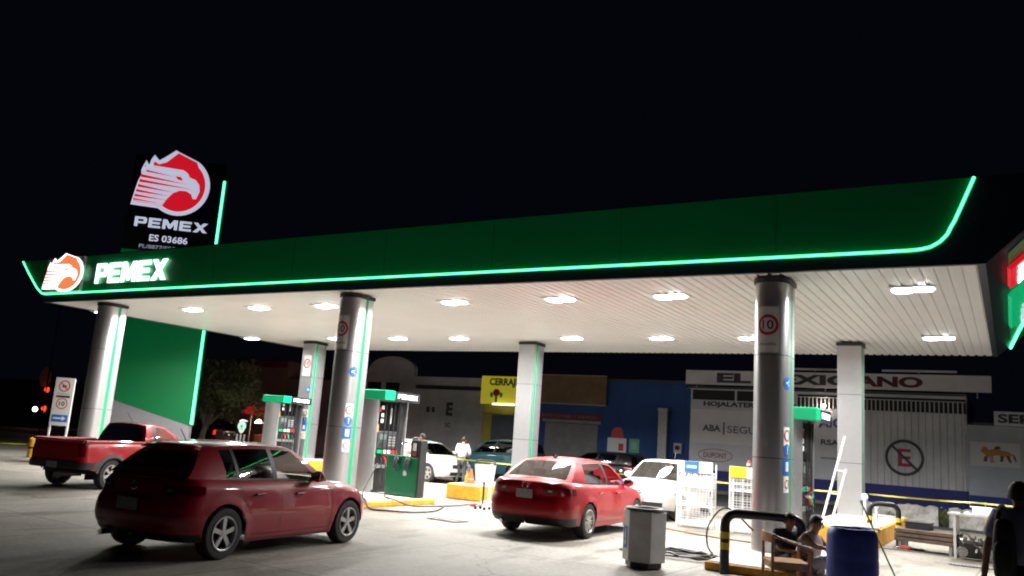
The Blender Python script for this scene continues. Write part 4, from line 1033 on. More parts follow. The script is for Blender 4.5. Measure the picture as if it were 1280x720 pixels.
def grey_block():
    t, ox = bld('grey_garage_house', 'grey rendered house with curved parapet, two windows and a big garage door', 'house', -33.4, -24.64, 4.75, M_greyw)
    L = lambda x, y, z: (x - ox, y, z)
    p = MB(); pts = [(-33.4, 4.74)] + [(-31.3 + 1.7 * math.cos(math.pi * (1 - k / 12)), 5.3 + .75 * math.sin(math.pi * k / 12)) for k in range(13)] + [(-29.6, 4.9), (-24.64, 4.9), (-24.64, 4.74)]
    p.prism(pts, (-ox, -.02, 0), (1, 0, 0), (0, 0, 1), (0, .3, 0)); p.build('parapet', M_greyw, t)
    for x in (-32.5, -31.1): 
        f = MB().bb(L(x - .5, -.04, 3.5), L(x + .5, 0, 4.5)).build('window', mat('window_dark', (.02, .02, .025), .2), t); MB().bb(L(x - .55, -.06, 3.42), L(x + .55, .0, 3.5)).build('sill', M_greyw, f)
    ribbed('garage_door', -29.2 - ox, -24.9 - ox, .14, 4.2, -.03, mat('garage_door_grey', (.45, .45, .46), .7, 0, noise=.35, nscale=.6), t, .5, False, .008)
    MB().bb(L(-29.35, -.08, 4.2), L(-24.8, 0, 4.42)).build('lintel', M_dark, t)
    text('E', L(-27.1, -.045, 2.75), XA, ZA, .45, .75, M_mark, t, bold=.05)
    text('NO', L(-27.1, -.045, 2.1), XA, ZA, .4, .3, M_mark, t, bold=.02)
    MB().bb(L(-28.5, -.04, 2.9), L(-28.25, -.035, 3.2)).build('faded_mark', M_mark, t); MB().bb(L(-28.1, -.04, 2.9), L(-27.9, -.035, 3.2)).build('faded_mark', M_mark, t)
grey_block()
def left_blocks():
    t, ox = bld('dim_middle_house', 'dim grey house between the red tent and the curved parapet house', 'house', -39.8, -33.42, 4.5, facade_mat('dim_mauve_wall', (.3, .25, .26), .3))
    for x in (-38., -35.5): MB().bb((x - ox - .5, -.03, 1.9), (x - ox + .5, 0, 3.3)).build('window', MATS['window_dark'], t)
    MB().bb((-1.2, -.04, .14), (0, 0, 2.4)).build('door', MATS['window_dark'], t)
    t, ox = bld('brown_brick_house', 'reddish brown walled house behind the tree with a rusty top band', 'house', -56, -39.82, 5.6, M_brick)
    MB().bb((-56 - ox, -.1, 5.2), (-39.9 - ox, -.005, 5.62)).build('top_band', mat('rust_band', (.22, .05, .03), .7), t)
    MB().bb((3, -.05, 2.3), (5, 0, 3.6)).build('window', MATS['window_dark'], t)
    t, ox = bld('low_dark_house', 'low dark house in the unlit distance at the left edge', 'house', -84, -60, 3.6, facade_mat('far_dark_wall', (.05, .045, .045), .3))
    for x in (-6, 2, 8): MB().bb((x, -.05, 1.2), (x + 1.4, 0, 2.4)).build('window', MATS['window_dark'], t)
left_blocks()
# rough low wall in front of the body shop
def low_wall():
    M_st = facade_mat('whitewashed_stone', (.42, .41, .38), .6, 1.8, .9)
    for (a, b, lb) in ((-4.3, -2.05, 'rough whitewashed low wall left of the weeds'), (-1.75, 2.6, 'rough whitewashed low wall behind the scrap table')):
        random.seed(int(a * 10)); mb = MB(); n = int((b - a) / .12)
        hs = [.58 + random.uniform(-.05, .05) for _ in range(n + 1)]
        def f(u, v):
            k = min(n, int(u * n + .5)); h = hs[k]; x = a + (b - a) * u
            P = [(0, 0), (.02, .3), (.03, .6), (.04, .95), (.1, 1), (.28, 1), (.3, .0)]
            j = int(v * 6 + .5); y, z = P[j]; return (x - (a + b) / 2, y + (.02 * math.sin(x * 9 + z * 7)), z * h)
        mb.grid(f, n, 6); mb.add([f(0, j / 6) for j in range(7)], [tuple(range(7))]); mb.add([f(1, j / 6) for j in range(7)], [tuple(range(7))])
        o = mb.build('low_wall', M_st, smooth=False); o.location = ((a + b) / 2, 30, 0); tag(o, lb, 'wall', 'rough low walls')
low_wall()

# ---------------------------------------------------------------- foliage
M_leaf = mat('leaf_green', (.15, .16, .06), .6, noise=.6, nscale=1.2); M_bark = mat('bark', (.2, .17, .13), .9, noise=.4, nscale=6, bump=.5)
def leaves(mb, c, rad, n, size, rnd):
    for _ in range(n):
        d = Vector((rnd.gauss(0, 1), rnd.gauss(0, 1), rnd.gauss(0, .8))).normalized() * rad * rnd.random() ** .4
        p = Vector(c) + d; a = Vector((rnd.uniform(-1, 1), rnd.uniform(-1, 1), rnd.uniform(-1, 1))).normalized(); b = a.orthogonal().normalized(); s_ = size * rnd.uniform(.6, 1.4)
        mb.add([p, p + a * s_ * .5 + b * s_ * .25, p + a * s_, p + a * s_ * .5 - b * s_ * .25], [(0, 1, 2, 3)])
def tree():
    rnd = random.Random(4); t = thing('street_tree', 'dim leafy tree with pale forked trunk behind the totem sign', 'tree', (-37.2, 30, 0))
    tr = MB(); tr.tube([(0, 0, 0), (.1, 0, .8), (.25, 0, 1.3)], [.2, .16, .14], 10)
    tips = []
    for (x, y, z) in ((-.7, .2, 2.6), (.3, .3, 2.9), (1.3, -.2, 2.5), (2.2, .3, 2.9), (-.1, -.6, 2.8)):
        tr.tube([(.22, 0, 1.25), (.22 + x * .4, y * .4, 1.9), (x, y, z)], [.12, .08, .04], 8); tips.append((x, y, z))
        for _ in range(3):
            q = (x + rnd.uniform(-.9, .9), y + rnd.uniform(-.8, .8), z + rnd.uniform(.3, 1.2)); tr.tube([(x, y, z), q], [.04, .015], 6); tips.append(q)
    tr.build('trunk', M_bark, t, smooth=True)
    cr_ = MB()
    for q in tips: leaves(cr_, q, .75, 260, .15, rnd)
    for _ in range(34): leaves(cr_, (rnd.uniform(-.6, 3.6), rnd.uniform(-1, 1), rnd.uniform(2.0, 4.5)), .65, 260, .15, rnd)
    cr_.build('crown', M_leaf, t)
tree()
def weeds():
    rnd = random.Random(9)
    for i, (x, y, s_, lb) in enumerate(((-1.9, 30.1, .5, 'dark weeds growing in the gap of the whitewashed low wall'), (-3.4, 29.85, .25, 'thin tuft of grass at the foot of the whitewashed low wall'))):
        mb = MB(); mb.tube([(0, 0, 0), (.02, 0, s_)], .01, 5)
        for _ in range(26):
            a = rnd.uniform(0, 6.28); r_ = s_ * rnd.uniform(.2, .7); h = s_ * rnd.uniform(.5, 1.3)
            mb.tube([(0, 0, 0), (r_ * .4 * math.cos(a), r_ * .4 * math.sin(a), h * .7), (r_ * math.cos(a), r_ * math.sin(a), h)], [.006, .012, .003], 4)
        leaves(mb, (0, 0, s_ * .7), s_ * .5, 80, .09, rnd)
        o = mb.build('weed', M_leaf); o.location = (x, y, 0); tag(o, lb, 'weeds')
weeds()

# ---------------------------------------------------------------- fuel dispensers
M_grey = mat('keypad_grey', (.05, .052, .056), .4, noise=.2, nscale=30)
M_hose = mat('hose_rubber', (.018, .018, .018), .5)
def dispenser(x, y, z0, top, label):
    t = thing('fuel_dispenser', label, 'fuel dispenser', (x, y, z0), 0, 'fuel dispensers on the islands')
    H = top - z0
    MB().bb((-.7, 0, 0), (-.3, .05, H - .2)).build('end_panel', M_alu, t, bevel=.012)
    p = MB(); p.prism([(-.72, .04), (-.5, -.03), (-.22, -.03), (0, .06), (0, .1), (-.72, .1)], (0, 0, 0), (1, 0, 0), (0, 1, 0), (0, 0, H - .2)); p.build('end_cover', M_alu, t, smooth=True)
    MB().bb((-.68, .1, .03), (-.08, 1.28, H - .28)).build('cabinet', M_black, t)
    MB().bb((-.72, .06, 0), (.0, 1.32, .07)).build('plinth', M_dark, t)
    for yy in (.1, .98, 1.3): MB().bb((-.09, yy, .05), (-.02, yy + .045, H - .25)).build('post', M_chrome if yy < 1 else M_alu, t)
    MB().bb((-.08, .2, 1.62), (-.04, .95, H - .32)).build('display_panel', mat('glossy_black_panel', (.01, .01, .012), .12), t)
    for (yy, zz) in ((.24, 1.95), (.24, 2.15), (.24, 1.8)): MB().bb((-.04, yy, zz), (-.025, yy + .1, zz + .1)).build('price_tag', M_signw, t)
    MB().bb((-.04, .62, 1.78), (-.03, .68, 2.2)).build('label_strip', mat('label_grey', (.4, .4, .4), .5), t)
    MB().bb((-.09, .12, 2.08), (-.0, .2, 2.2)).build('red_label', M_red, t); MB().bb((-.018, .11, 1.55), (-.01, .15, 1.75)).build('yellow_label', M_yellow, t)
    k = MB().bb((-.1, .16, 1.12), (-.01, .96, 1.58)).build('keypad_panel', M_grey, t, bevel=.02)
    rnd = random.Random(3); b = MB()
    for i in range(4):
        for j in range(4): b.bb((-.01, .62 + i * .07, 1.2 + j * .07), (-.002, .66 + i * .07, 1.235 + j * .07))
    b.build('keys', mat('label_grey', (.4, .4, .4), .5), k)
    MB().bb((-.01, .24, 1.36), (-.003, .5, 1.5)).build('screen', mat('lcd_screen', (.1, .14, .12), .15, emit=.12, ecol=(.6, .8, .75)), k)
    MB().bb((-.01, .22, 1.18), (-.003, .4, 1.28)).build('card_reader', M_dark, k)
    for a, b_, m_ in ((.16, .42, M_greenb), (.42, .7, M_signw), (.7, .96, M_red)): MB().bb((-.05, a, 1.0), (.01, b_, 1.09)).build('colour_strip', m_, t)
    MB().bb((-.08, .12, .62), (.02, .96, .7)).build('steel_shelf', M_alu, t)
    for i in range(4):
        yy = .26 + i * .18
        hn = MB(); hn.tube([(.0, yy, .92), (.07, yy, .86), (.09, yy, .74)], [.02, .028, .022], 8); hn.tube([(.02, yy, .95), (.1, yy, .98)], .016, 8)
        n_ = hn.build('nozzle', (M_black, M_red, MATS['green_stripe'], M_black)[i], t, smooth=True)
        MB().tube([(.09, yy, .74), (.2, yy + .02, .4), (.16, yy + .05, .16), (.05, yy + .06, .3), (.02, yy + .1, .7), (.02, yy + .1, 1.4), (.03, yy + .1, H - .3)], .014, 7).build('hose', M_hose, t, smooth=True)
    g = MB(); g.bb((-.85, -.06, H - .26), (.3, .36, H)); g.build('roof_band', M_greenb, t, bevel=.02)
    MB().bb((-.85, .36, H - .24), (.24, 1.4, H - .02)).build('roof_box', M_black, t, bevel=.01)
    MB().bb((.24, .38, H - .26), (.3, 1.42, H - .01)).build('light_box', M_black, t)
    block_word((.302, .46, H - .19), (0, 1, 0), ZA, .85, .12, M_lit, t, .004)
    return t
dispenser(-14.3, 17.0, .15, 2.8, 'fuel dispenser between the middle pillar and the green hose cabinet')
dispenser(-23.95, 22.7, .42, 2.76, 'farthest fuel dispenser, beyond the hatchback roof at the left')
dispenser(-3.6, 17.4, .15, 2.82, 'fuel dispenser behind the 10 sign pillar and the two seated people')
def hose_cabinet():
    t = thing('hose_cabinet', 'green hose cabinet with a black pump column standing on the middle island', 'cabinet', (-13.25, 16.95, .15))
    MB().bb((-.52, 0, .02), (.48, .26, .98)).build('cabinet', mat('cabinet_green', (.0, .16, .06), .3, noise=.15, nscale=3), t, bevel=.015)
    MB().bb((.49, -.02, 0), (.55, .26, 1.42)).build('column', M_black, t, bevel=.01)
    MB().bb((.2, .02, .985), (.49, .24, 1.42)).build('pump_head', M_dark, t, bevel=.02)
    MB().bb((.28, .01, 1.15), (.38, .018, 1.34)).build('price_tag', M_signw, t); MB().bb((.28, .01, 1.02), (.38, .018, 1.12)).build('price_tag', M_red, t)
    for x in (-.16, .2):
        h = MB(); h.tube([(x, -.03, .98), (x, -.1, .86), (x + .02, -.12, .7), (x + .02, -.06, .62)], [.05, .055, .045, .03], 8); h.ball((x, -.05, .9), (.08, .06, .09), 10); h.build('nozzle', M_black, t, smooth=True)
    MB().bb((.05, -.01, .52), (.15, -.002, .64)).build('label', M_signw, t); MB().bb((-.5, -.012, .985), (.18, .25, 1.0)).build('lid', M_greenb, t)
hose_cabinet()
tag(MB().tube(smooth_path([(-14.1, 17.0, .9), (-13.95, 16.4, .3), (-13.3, 15.6, .17), (-12.7, 15.0, .17), (-12.35, 14.75, .03), (-11.9, 14.7, .03), (-11.4, 15.1, .03), (-11.35, 15.8, .03), (-11.7, 16.6, .03), (-12.1, 17.3, .03)]), .02, 8).build('fuel_hose', M_hose, smooth=True), 'black hose looping from the middle dispenser over the kerb onto the concrete', 'hose')
tag(MB().tube(smooth_path([(-13.6, 16.9, .3), (-13.2, 16.3, .17), (-12.6, 15.9, .17), (-12.3, 16.3, .03), (-12.0, 17.4, .03), (-11.9, 18.2, .05)]), .018, 8).build('air_hose', M_hose, smooth=True), 'thin dark hose lying beside the yellow kerb by the green cabinet', 'hose')
r_ = MB(); r_.tube([(0, 0, .04), (.14, .08, .05), (.26, .08, .05)], [.03, .045, .02], 8); r_.tube([(.1, .06, .05), (.12, -.05, .05)], .02, 8)
o = r_.build('fuel_nozzle', M_red, smooth=True); o.location = (-11.9, 18.15, 0); tag(o, 'red nozzle lying on the concrete at the end of the thin hose', 'nozzle')

# ---------------------------------------------------------------- street furniture and loose things
def hoop(x, y, rz, w, h, r, label, bands=((.62, .52), (.46, .36)), scale=1):
    t = thing('hoop_barrier', label, 'barrier', (x, y, 0), rz, 'black and yellow hoop barriers')
    rc = .17; pts = [(0, 0, 0), (0, 0, h - rc)] + [(rc * (1 - math.cos(a * math.pi / 12)), 0, h - rc + rc * math.sin(a * math.pi / 12)) for a in range(1, 7)] + [(w - rc + rc * math.sin(a * math.pi / 12), 0, h - rc + rc * math.cos(a * math.pi / 12)) for a in range(0, 7)] + [(w, 0, 0)]
    MB().tube(pts, r, 18).build('hoop', mat('barrier_black', (.014, .014, .015), .35), t, smooth=True)
    for (a, b) in bands:
        for xx in (0, w): MB().tube([(xx, 0, b), (xx, 0, a)], r + .003, 18).build('yellow_band', mat('barrier_yellow', (.7, .5, .02), .45, noise=.2, nscale=20), t, smooth=True)
hoop(-3.8, 12.95, R(20), 1.12, .9, .072, 'large black and yellow hoop barrier in front of the 10 sign pillar')
hoop(-2.85, 21.1, R(20), .62, .9, .06, 'small hoop barrier at the far end of the right island beyond the barrel', ((.62, .52), (.46, .36)))
def litter_bin():
    t = thing('litter_bin', 'grey hexagonal metal litter bin with a blue sticker on the forecourt', 'litter bin', (-4.87, 12.35, 0), R(8))
    hexa = lambda r: [(r * math.cos(R(60 * k)), r * math.sin(R(60 * k))) for k in range(6)]
    b = MB(); b.prism(hexa(.335), (0, 0, .1), (1, 0, 0), (0, 1, 0), (0, 0, .74)); b.build('shell', mat('bin_grey', (.72, .72, .73), .5, 0, noise=.2, nscale=4), t, bevel=.012)
    b = MB(); b.prism(hexa(.28), (0, 0, .02), (1, 0, 0), (0, 1, 0), (0, 0, .08)); b.build('base', M_black, t)
    MB().lathe([(.24, .842), (.3, .842), (.31, .86), (.3, .885), (.24, .885), (.225, .86), (.24, .842)], n=28).build('rim', mat('bin_rim', (.1, .1, .1), .4, .4), t, smooth=True)
    MB().lathe([(0, .845), (.24, .845)], n=28).build('opening', mat('void_black', (.003, .003, .003), 1), t)
    n = Vector((math.cos(R(210)), math.sin(R(210)), 0)); u = Vector((-n.y, n.x, 0)); o = n * (.335 * math.cos(R(30)) + .003)
    s = MB(); s.add([o - u * -.11 + Vector((0, 0, .28)), o + u * -.11 + Vector((0, 0, .28)), o + u * -.11 + Vector((0, 0, .6)), o - u * -.11 + Vector((0, 0, .6))], [(0, 1, 2, 3)]); s.build('blue_sticker', M_blue, t)
    a = MB(); q = o + n * .004; a.add([q + u * .0 + Vector((0, 0, .3)), q + u * .06 + Vector((0, 0, .38)), q + u * .02 + Vector((0, 0, .38)), q + u * .02 + Vector((0, 0, .57)), q - u * .02 + Vector((0, 0, .57)), q - u * .02 + Vector((0, 0, .38)), q - u * .06 + Vector((0, 0, .38))], [tuple(range(7))]); a.build('white_arrow', M_signw, t)
    for k in (0, 2, 4): MB().cyl((.25 * math.cos(R(60 * k + 30)), .25 * math.sin(R(60 * k + 30)), 0), (.25 * math.cos(R(60 * k + 30)), .25 * math.sin(R(60 * k + 30)), .04), .03).build('foot', M_rubber, t)
litter_bin()
def barrel():
    t = thing('blue_barrel', 'dark blue plastic barrel standing upright right of the wooden armchair', 'barrel', (-1.72, 11.25, 0))
    pr = [(0, 0), (.26, 0), (.285, .03), (.29, .08), (.3, .3), (.302, .32), (.296, .34), (.3, .36), (.302, .5), (.302, .62), (.296, .65), (.302, .68), (.3, .7), (.295, .9), (.285, .955), (.265, .985), (.255, 1.0), (.235, 1.0), (.23, .975), (0, .97)]
    MB().lathe(pr, n=40).build('drum', mat('blue_plastic', (.06, .11, .6), .4, noise=.3, nscale=5, bump=.05), t, smooth=True)
    for x, y in ((.12, .05), (-.13, -.04)): MB().cyl((x, y, .97), (x, y, .992), .035).build('bung', M_black, t, smooth=True)
barrel()
tag(MB().tube([(-2.09, 14.5, 1.2), (-1.72, 15.56, .0)], .014, 8).build('wooden_pole', mat('pole_wood', (.12, .1, .05), .7)), 'thin dark wooden pole leaning beside the blue barrel', 'pole')
bpy.data.objects['wooden_pole'].matrix_world = Matrix.Identity(4)
def armchair():
    t = thing('wooden_armchair', 'varnished wooden armchair with curved arms in front of the hoop barrier', 'armchair', (-2.62, 11.75, 0), R(-62))
    # local: front is +y ... seat faces +y; chair turned so its back is to the left
    def leg(x, y, h, tx=0): MB().tube([(x, y, 0), (x + tx * .02, y, h * .5), (x, y, h)], [.018, .022, .02], 8).build('leg', M_wood, t, smooth=True)
    for sx in (-1, 1): leg(sx * .25, .23, .64); leg(sx * .24, -.24, .76)
    MB().bb((-.26, -.25, .42), (.26, .25, .46)).build('seat', M_wood, t, bevel=.012)
    for sx in (-1, 1):
        a = MB(); pts = []
        for k in range(9): u = k / 8; pts.append((sx * (.25 + .03 * math.sin(u * math.pi)), -.25 + .5 * u, .8 - .15 * (u ** .7)))
        for p, q in zip(pts, pts[1:]):
            m_ = [(p[i] + q[i]) / 2 for i in range(3)]; a.box(m_, (.055, (Vector(q) - Vector(p)).length + .012, .03), rx=math.atan2(q[2] - p[2], q[1] - p[1]))
        a.build('armrest', M_wood, t, bevel=.006)
    b = MB()
    for k in range(8):
        u0, u1 = k / 8, (k + 1) / 8; x0, x1 = -.25 + .5 * u0, -.25 + .5 * u1; y0, y1 = -.25 - .06 * math.sin(u0 * math.pi), -.25 - .06 * math.sin(u1 * math.pi)
        b.prism([(x0, y0), (x1, y1), (x1, y1 + .025), (x0, y0 + .025)], (0, 0, .69), (1, 0, 0), (0, 1, 0), (0, 0, .12))
    b.build('backrest', M_wood, t)
    s = MB()
    for sx in (-1, 1): s.bb((sx * .24 - .012, -.23, .36), (sx * .24 + .012, .22, .42))
    s.bb((-.24, .2, .36), (.24, .225, .42)); s.bb((-.24, -.24, .36), (.24, -.215, .42)); s.build('apron', M_wood, t)
armchair()
def rack(x, y, rz, w, h, label, topper, cols, cans=0):
    t = thing('wire_rack', label, 'wire rack', (x, y, 0), rz, 'white wire display racks')
    M_w = mat('white_wire', (.78, .78, .78), .4)
    f = MB(); d = .34
    for sx in (0, w):
        for sy in (0, d): f.tube([(sx, sy, 0), (sx, sy, h)], .016, 6)
    for z in (.08, .5, .95, h - .22):
        f.tube([(0, 0, z), (w, 0, z), (w, d, z), (0, d, z), (0, 0, z)], .012, 6)
    f.tube([(w * .33, 0, .08), (w * .33, 0, h - .2)], .011, 6)
    f.build('frame', M_w, t)
    g = MB()
    for z0, z1 in ((.08, .5), (.5, .95), (.95, h - .22)):
        nx = 11
        for k in range(1, nx): g.tube([(w * k / nx, d, z0), (w * k / nx, d, z1)], .0045, 4, False); g.tube([(w * k / nx, 0, z0), (w * k / nx, 0, z0 + (z1 - z0) * .8)], .0045, 4, False)
        for k in range(1, 6): g.tube([(0, d, z0 + (z1 - z0) * k / 6), (w, d, z0 + (z1 - z0) * k / 6)], .0045, 4, False); g.tube([(0, 0, z0 + (z1 - z0) * k / 8), (w, 0, z0 + (z1 - z0) * k / 8)], .0045, 4, False)
        for sx in (0, w):
            for k in range(1, 5): g.tube([(sx, d * k / 5, z0), (sx, d * k / 5, z1)], .0045, 4, False)
    g.build('wire_mesh', M_w, t)
    MB().bb((-.01, -.02, h - .21), (w + .01, .01, h + .05)).build('header', M_signw, t)
    a, b, m_ = topper; MB().bb((a * w, -.03, h - .2), (b * w, -.022, h + .045)).build('header_label', m_, t)
    if m_ is M_blue: MB().bb((a * w + .06, -.036, h - .11), (b * w - .06, -.031, h - .05)).build('header_mark', M_signw, t)
    for z in (.1, .52, .97): MB().bb((.02, .02, z), (w - .02, d - .02, z + .008)).build('shelf', M_w, t)
rack(-6.95, 19.65, R(2), .84, 1.5, 'white wire rack with a blue and white header, in front of the white pickup', (.2, .62, M_blue), 3)
rack(-5.68, 19.65, R(2), .9, 1.46, 'white wire rack with a yellow and white header, left of the 10 sign pillar', (0, .42, mat('header_yellow', (.75, .65, .02), .5)), 3)
t = thing('oil_bottle', 'small red and white bottle standing on top of the yellow header rack', 'bottle', (-5.25, 19.68, 1.51))
MB().lathe([(0, 0), (.045, 0), (.05, .02), (.05, .12), (.03, .15), (.022, .16), (.022, .18), (0, .18)], n=16).build('body', M_red, t, smooth=True); MB().lathe([(.0515, .04), (.0515, .1)], n=16).build('label', M_signw, t)
def bollard():
    t = thing('yellow_bollard', 'short yellow bollard at the left edge holding the caution tape', 'bollard', (-28.45, 16.2, 0))
    MB().tube([(0, 0, 0), (0, 0, .62), (0, 0, .68)], [.17, .17, .1], 20).build('post', M_yellow, t, smooth=True); MB().tube([(0, 0, .3), (0, 0, .36)], .175, 20).build('band', M_black, t, smooth=True)
bollard()
M_tape = mat('caution_tape', (.34, .31, .02), .5)
def tape(pts, label, post=True):
    mb = MB(); n = 30; P = [Vector(p) for p in pts]
    for a, b in zip(P, P[1:]):
        def f(u, v):
            p = a.lerp(b, u); sag = -.02 * math.sin(math.pi * u); tw = .03 * math.sin(u * 9); return (p.x, p.y + tw * (v - .5), p.z + sag + .04 * (v - .5))
        mb.grid(f, n, 1)
    tag(mb.build('caution_tape', M_tape, solid=.002), label, 'tape', 'yellow caution tapes')
tape([(-18.5, 25.2, .95), (-14.42, 25.1, .88)], 'yellow caution tape between the man in white and the middle back pillar')
tape([(-13.7, 25.1, .9), (-8.9, 25.1, .93), (-4.15, 25.1, .95)], 'yellow caution tape stretched between the middle and right back pillars')
tape([(-3.4, 25.1, .97), (-.8, 25.1, .99), (2.5, 25.1, 1.0)], 'yellow caution tape running from the right back pillar out of frame')
tape([(-33.5, 15.2, .32), (-28.6, 16.1, .42)], 'yellow caution tape tied to the yellow bollard at the left')
t = thing('tape_post', 'short pole carrying the caution tape behind the scrap table', 'post', (-.62, 25.15, 0)); MB().tube([(0, 0, 0), (0, 0, 1.02)], .02, 8).build('pole', mat('orange_pole', (.5, .25, .04), .6), t); MB().cyl((0, 0, 0), (0, 0, .04), .14).build('foot', M_black, t)
def cone():
    t = thing('traffic_cone', 'small orange and white traffic cone on the raised yellow block', 'traffic cone', (-13.35, 20.3, .42))
    MB().lathe([(.11, .03), (.02, .42), (0, .42)], n=20).build('cone', mat('cone_orange', (.7, .12, .03), .5), t, smooth=True); MB().bb((-.14, -.14, 0), (.14, .14, .03)).build('base', MATS['cone_orange'], t, bevel=.01)
    MB().lathe([(.087, .13), (.058, .25)], n=20).build('white_band', M_signw, t, smooth=True)
    t = thing('oil_jug', 'small green and yellow bottle beside the traffic cone on the yellow block', 'bottle', (-13.55, 20.4, .42))
    MB().lathe([(0, 0), (.06, 0), (.065, .03), (.065, .2), (.03, .27), (.025, .3), (0, .3)], n=16).build('body', M_yellow, t, smooth=True); MB().cyl((0, 0, .3), (0, 0, .34), .028).build('cap', M_greenb, t)
cone()
def stand():
    t = thing('wheeled_stand', 'grey paddle sign on a wheeled black pole left of the red sedan', 'sign stand', (-11.3, 17.8, 0), R(25))
    MB().tube([(0, 0, .1), (0, 0, .66)], .025, 10).build('pole', M_black, t, smooth=True)
    MB().prism([(-.22, .62), (.22, .62), (.27, 1.1), (-.27, 1.1)], (0, 0, 0), (1, 0, 0), (0, 0, 1), (0, .03, 0)).build('board', mat('paddle_grey', (.5, .5, .52), .45), t)
    MB().tube([(-.24, .015, 1.08), (-.24, .015, 1.16), (-.15, .015, 1.2), (.15, .015, 1.2), (.24, .015, 1.16), (.24, .015, 1.08)], .02, 8).build('handle', M_black, t, smooth=True)
    b = MB()
    for a in (0, 1, 2, 3): b.tube([(0, 0, .14), (.17 * math.cos(a * 1.57 + .4), .17 * math.sin(a * 1.57 + .4), .07)], .018, 6)
    b.build('base', mat('stand_steel', (.4, .38, .36), .5, .3), t)
    for a in (0, 1, 2, 3): MB().cyl((.18 * math.cos(a * 1.57 + .4), .18 * math.sin(a * 1.57 + .4) - .015, .035), (.18 * math.cos(a * 1.57 + .4), .18 * math.sin(a * 1.57 + .4) + .015, .035), .035).build('wheel', M_rubber, t)
stand()
def air_tower():
    t = thing('air_stand', 'slim white post with round base beside the green cabinet', 'post', (-12.25, 19.6, 0))
    MB().tube([(0, 0, 0), (0, 0, .95)], .035, 12).build('post', M_white, t, smooth=True); MB().cyl((0, 0, 0), (0, 0, .05), .22).build('base', M_white, t, smooth=True); MB().ball((0, 0, .95), (.09, .06, .1), 12).build('head', M_white, t, smooth=True)
air_tower()
def drain(x, y, w, d, rz, label):
    t = thing('drain_grate', label, 'drain grate', (x, y, .0), rz, 'drain grates'); MB().bb((-w / 2, -d / 2, .002), (w / 2, d / 2, .012)).build('pit', MATS['void_black'], t)
    g = MB(); n = int(w / .06)
    for k in range(n + 1): g.bb((-w / 2 + k * w / n - .012, -d / 2, .012), (-w / 2 + k * w / n + .012, d / 2, .022))
    g.bb((-w / 2 - .02, -d / 2 - .03, .01), (w / 2 + .02, -d / 2, .024)); g.bb((-w / 2 - .02, d / 2, .01), (w / 2 + .02, d / 2 + .03, .024)); g.build('grate', M_steel, t)
drain(-10.2, 14.75, .75, .4, R(-5), 'small square drain grate between the two red cars')
drain(-.72, 18.6, .75, .12, R(3), 'narrow drain grate in the floor in front of the scrap table')
def coil(cx, cy, label):
    rnd = random.Random(2); pts = []
    for k in range(90):
        a = k * .33; r_ = .42 + .1 * math.sin(k * .21) + .03 * rnd.random(); pts.append((r_ * 1.25 * math.cos(a) + .06 * math.sin(k * .05), r_ * math.sin(a) * .8, .022 + .012 * (k % 4) + .0006 * k))
    pts.append((1.2, .5, .02)); pts.insert(0, (-1.1, -.2, .02))
    o = MB().tube(pts, .016, 6).build('hose_coil', M_hose, smooth=True); o.location = (cx, cy, 0); tag(o, label, 'hose')
coil(-4.85, 14.15, 'black hose lying in untidy coils between the litter bin and hoop barrier')
tag(MB().tube(smooth_path([(-3.9, 15.0, .5), (-4.35, 14.9, .85), (-4.6, 14.7, .55), (-4.55, 14.5, .2), (-4.3, 14.3, .03)]), .016, 8).build('pillar_hose', M_hose, smooth=True), 'black hose bending out from the 10 sign pillar down to the floor', 'hose')
tag(MB().tube(smooth_path([(-6.8, 18.6, .02), (-5.8, 18.1, .02), (-4.9, 17.9, .02), (-4.3, 17.9, .02)]), .018, 8).build('brown_cable', mat('brown_cable', (.25, .14, .06), .6), smooth=True), 'thin brown cable along the bright floor in front of the wire racks', 'cable')
def frame_ladder():
    t = thing('leaning_ladder', 'white aluminium ladder leaning against the right back pillar', 'ladder', (-3.95, 21.5, .42))
    M_l = mat('ladder_white', (.75, .78, .76), .4)
    for dx in (0, .0):
        pass
    MB().tube([(0, 0, 0), (.36, .9, 2.0)], .028, 6).build('rail', M_l, t); MB().tube([(.22, 0, 0), (.44, .55, 1.2)], .028, 6).build('rail', M_l, t)
    for k in range(2): u = .3 + k * .28; MB().tube([(.36 * u, .9 * u, 2 * u), (.22 + .28 * u * 1.5, .6 * u * 1.5, 1.3 * u * 1.5)], .018, 6).build('rung', M_l, t)
frame_ladder()
def posts():
    for i, (x, y, h, lb) in enumerate(((-2.88, 20.6, .62, 'white air valve post with round head on the right island'), (-2.62, 20.45, .42, 'plain white short post on the right island'))):
        t = thing('white_post', lb, 'post', (x, y, .42)); MB().tube([(0, 0, 0), (0, 0, h)], .03, 10).build('post', M_white, t, smooth=True)
        if i == 0: MB().ball((0, 0, h), (.075, .05, .09), 12).build('head', M_white, t, smooth=True)
        else: MB().cyl((0, 0, h), (0, 0, h + .02), .045).build('cap', M_white, t)
    t = thing('cable_tray', 'white plastic tray lying on the right raised island', 'tray', (-2.75, 20.2, .42)); MB().bb((-.35, -.2, 0), (.25, .2, .05)).build('tray', M_white, t, bevel=.01); MB().bb((-.3, -.15, .05), (.2, .15, .06)).build('liner', M_alu, t)
posts()
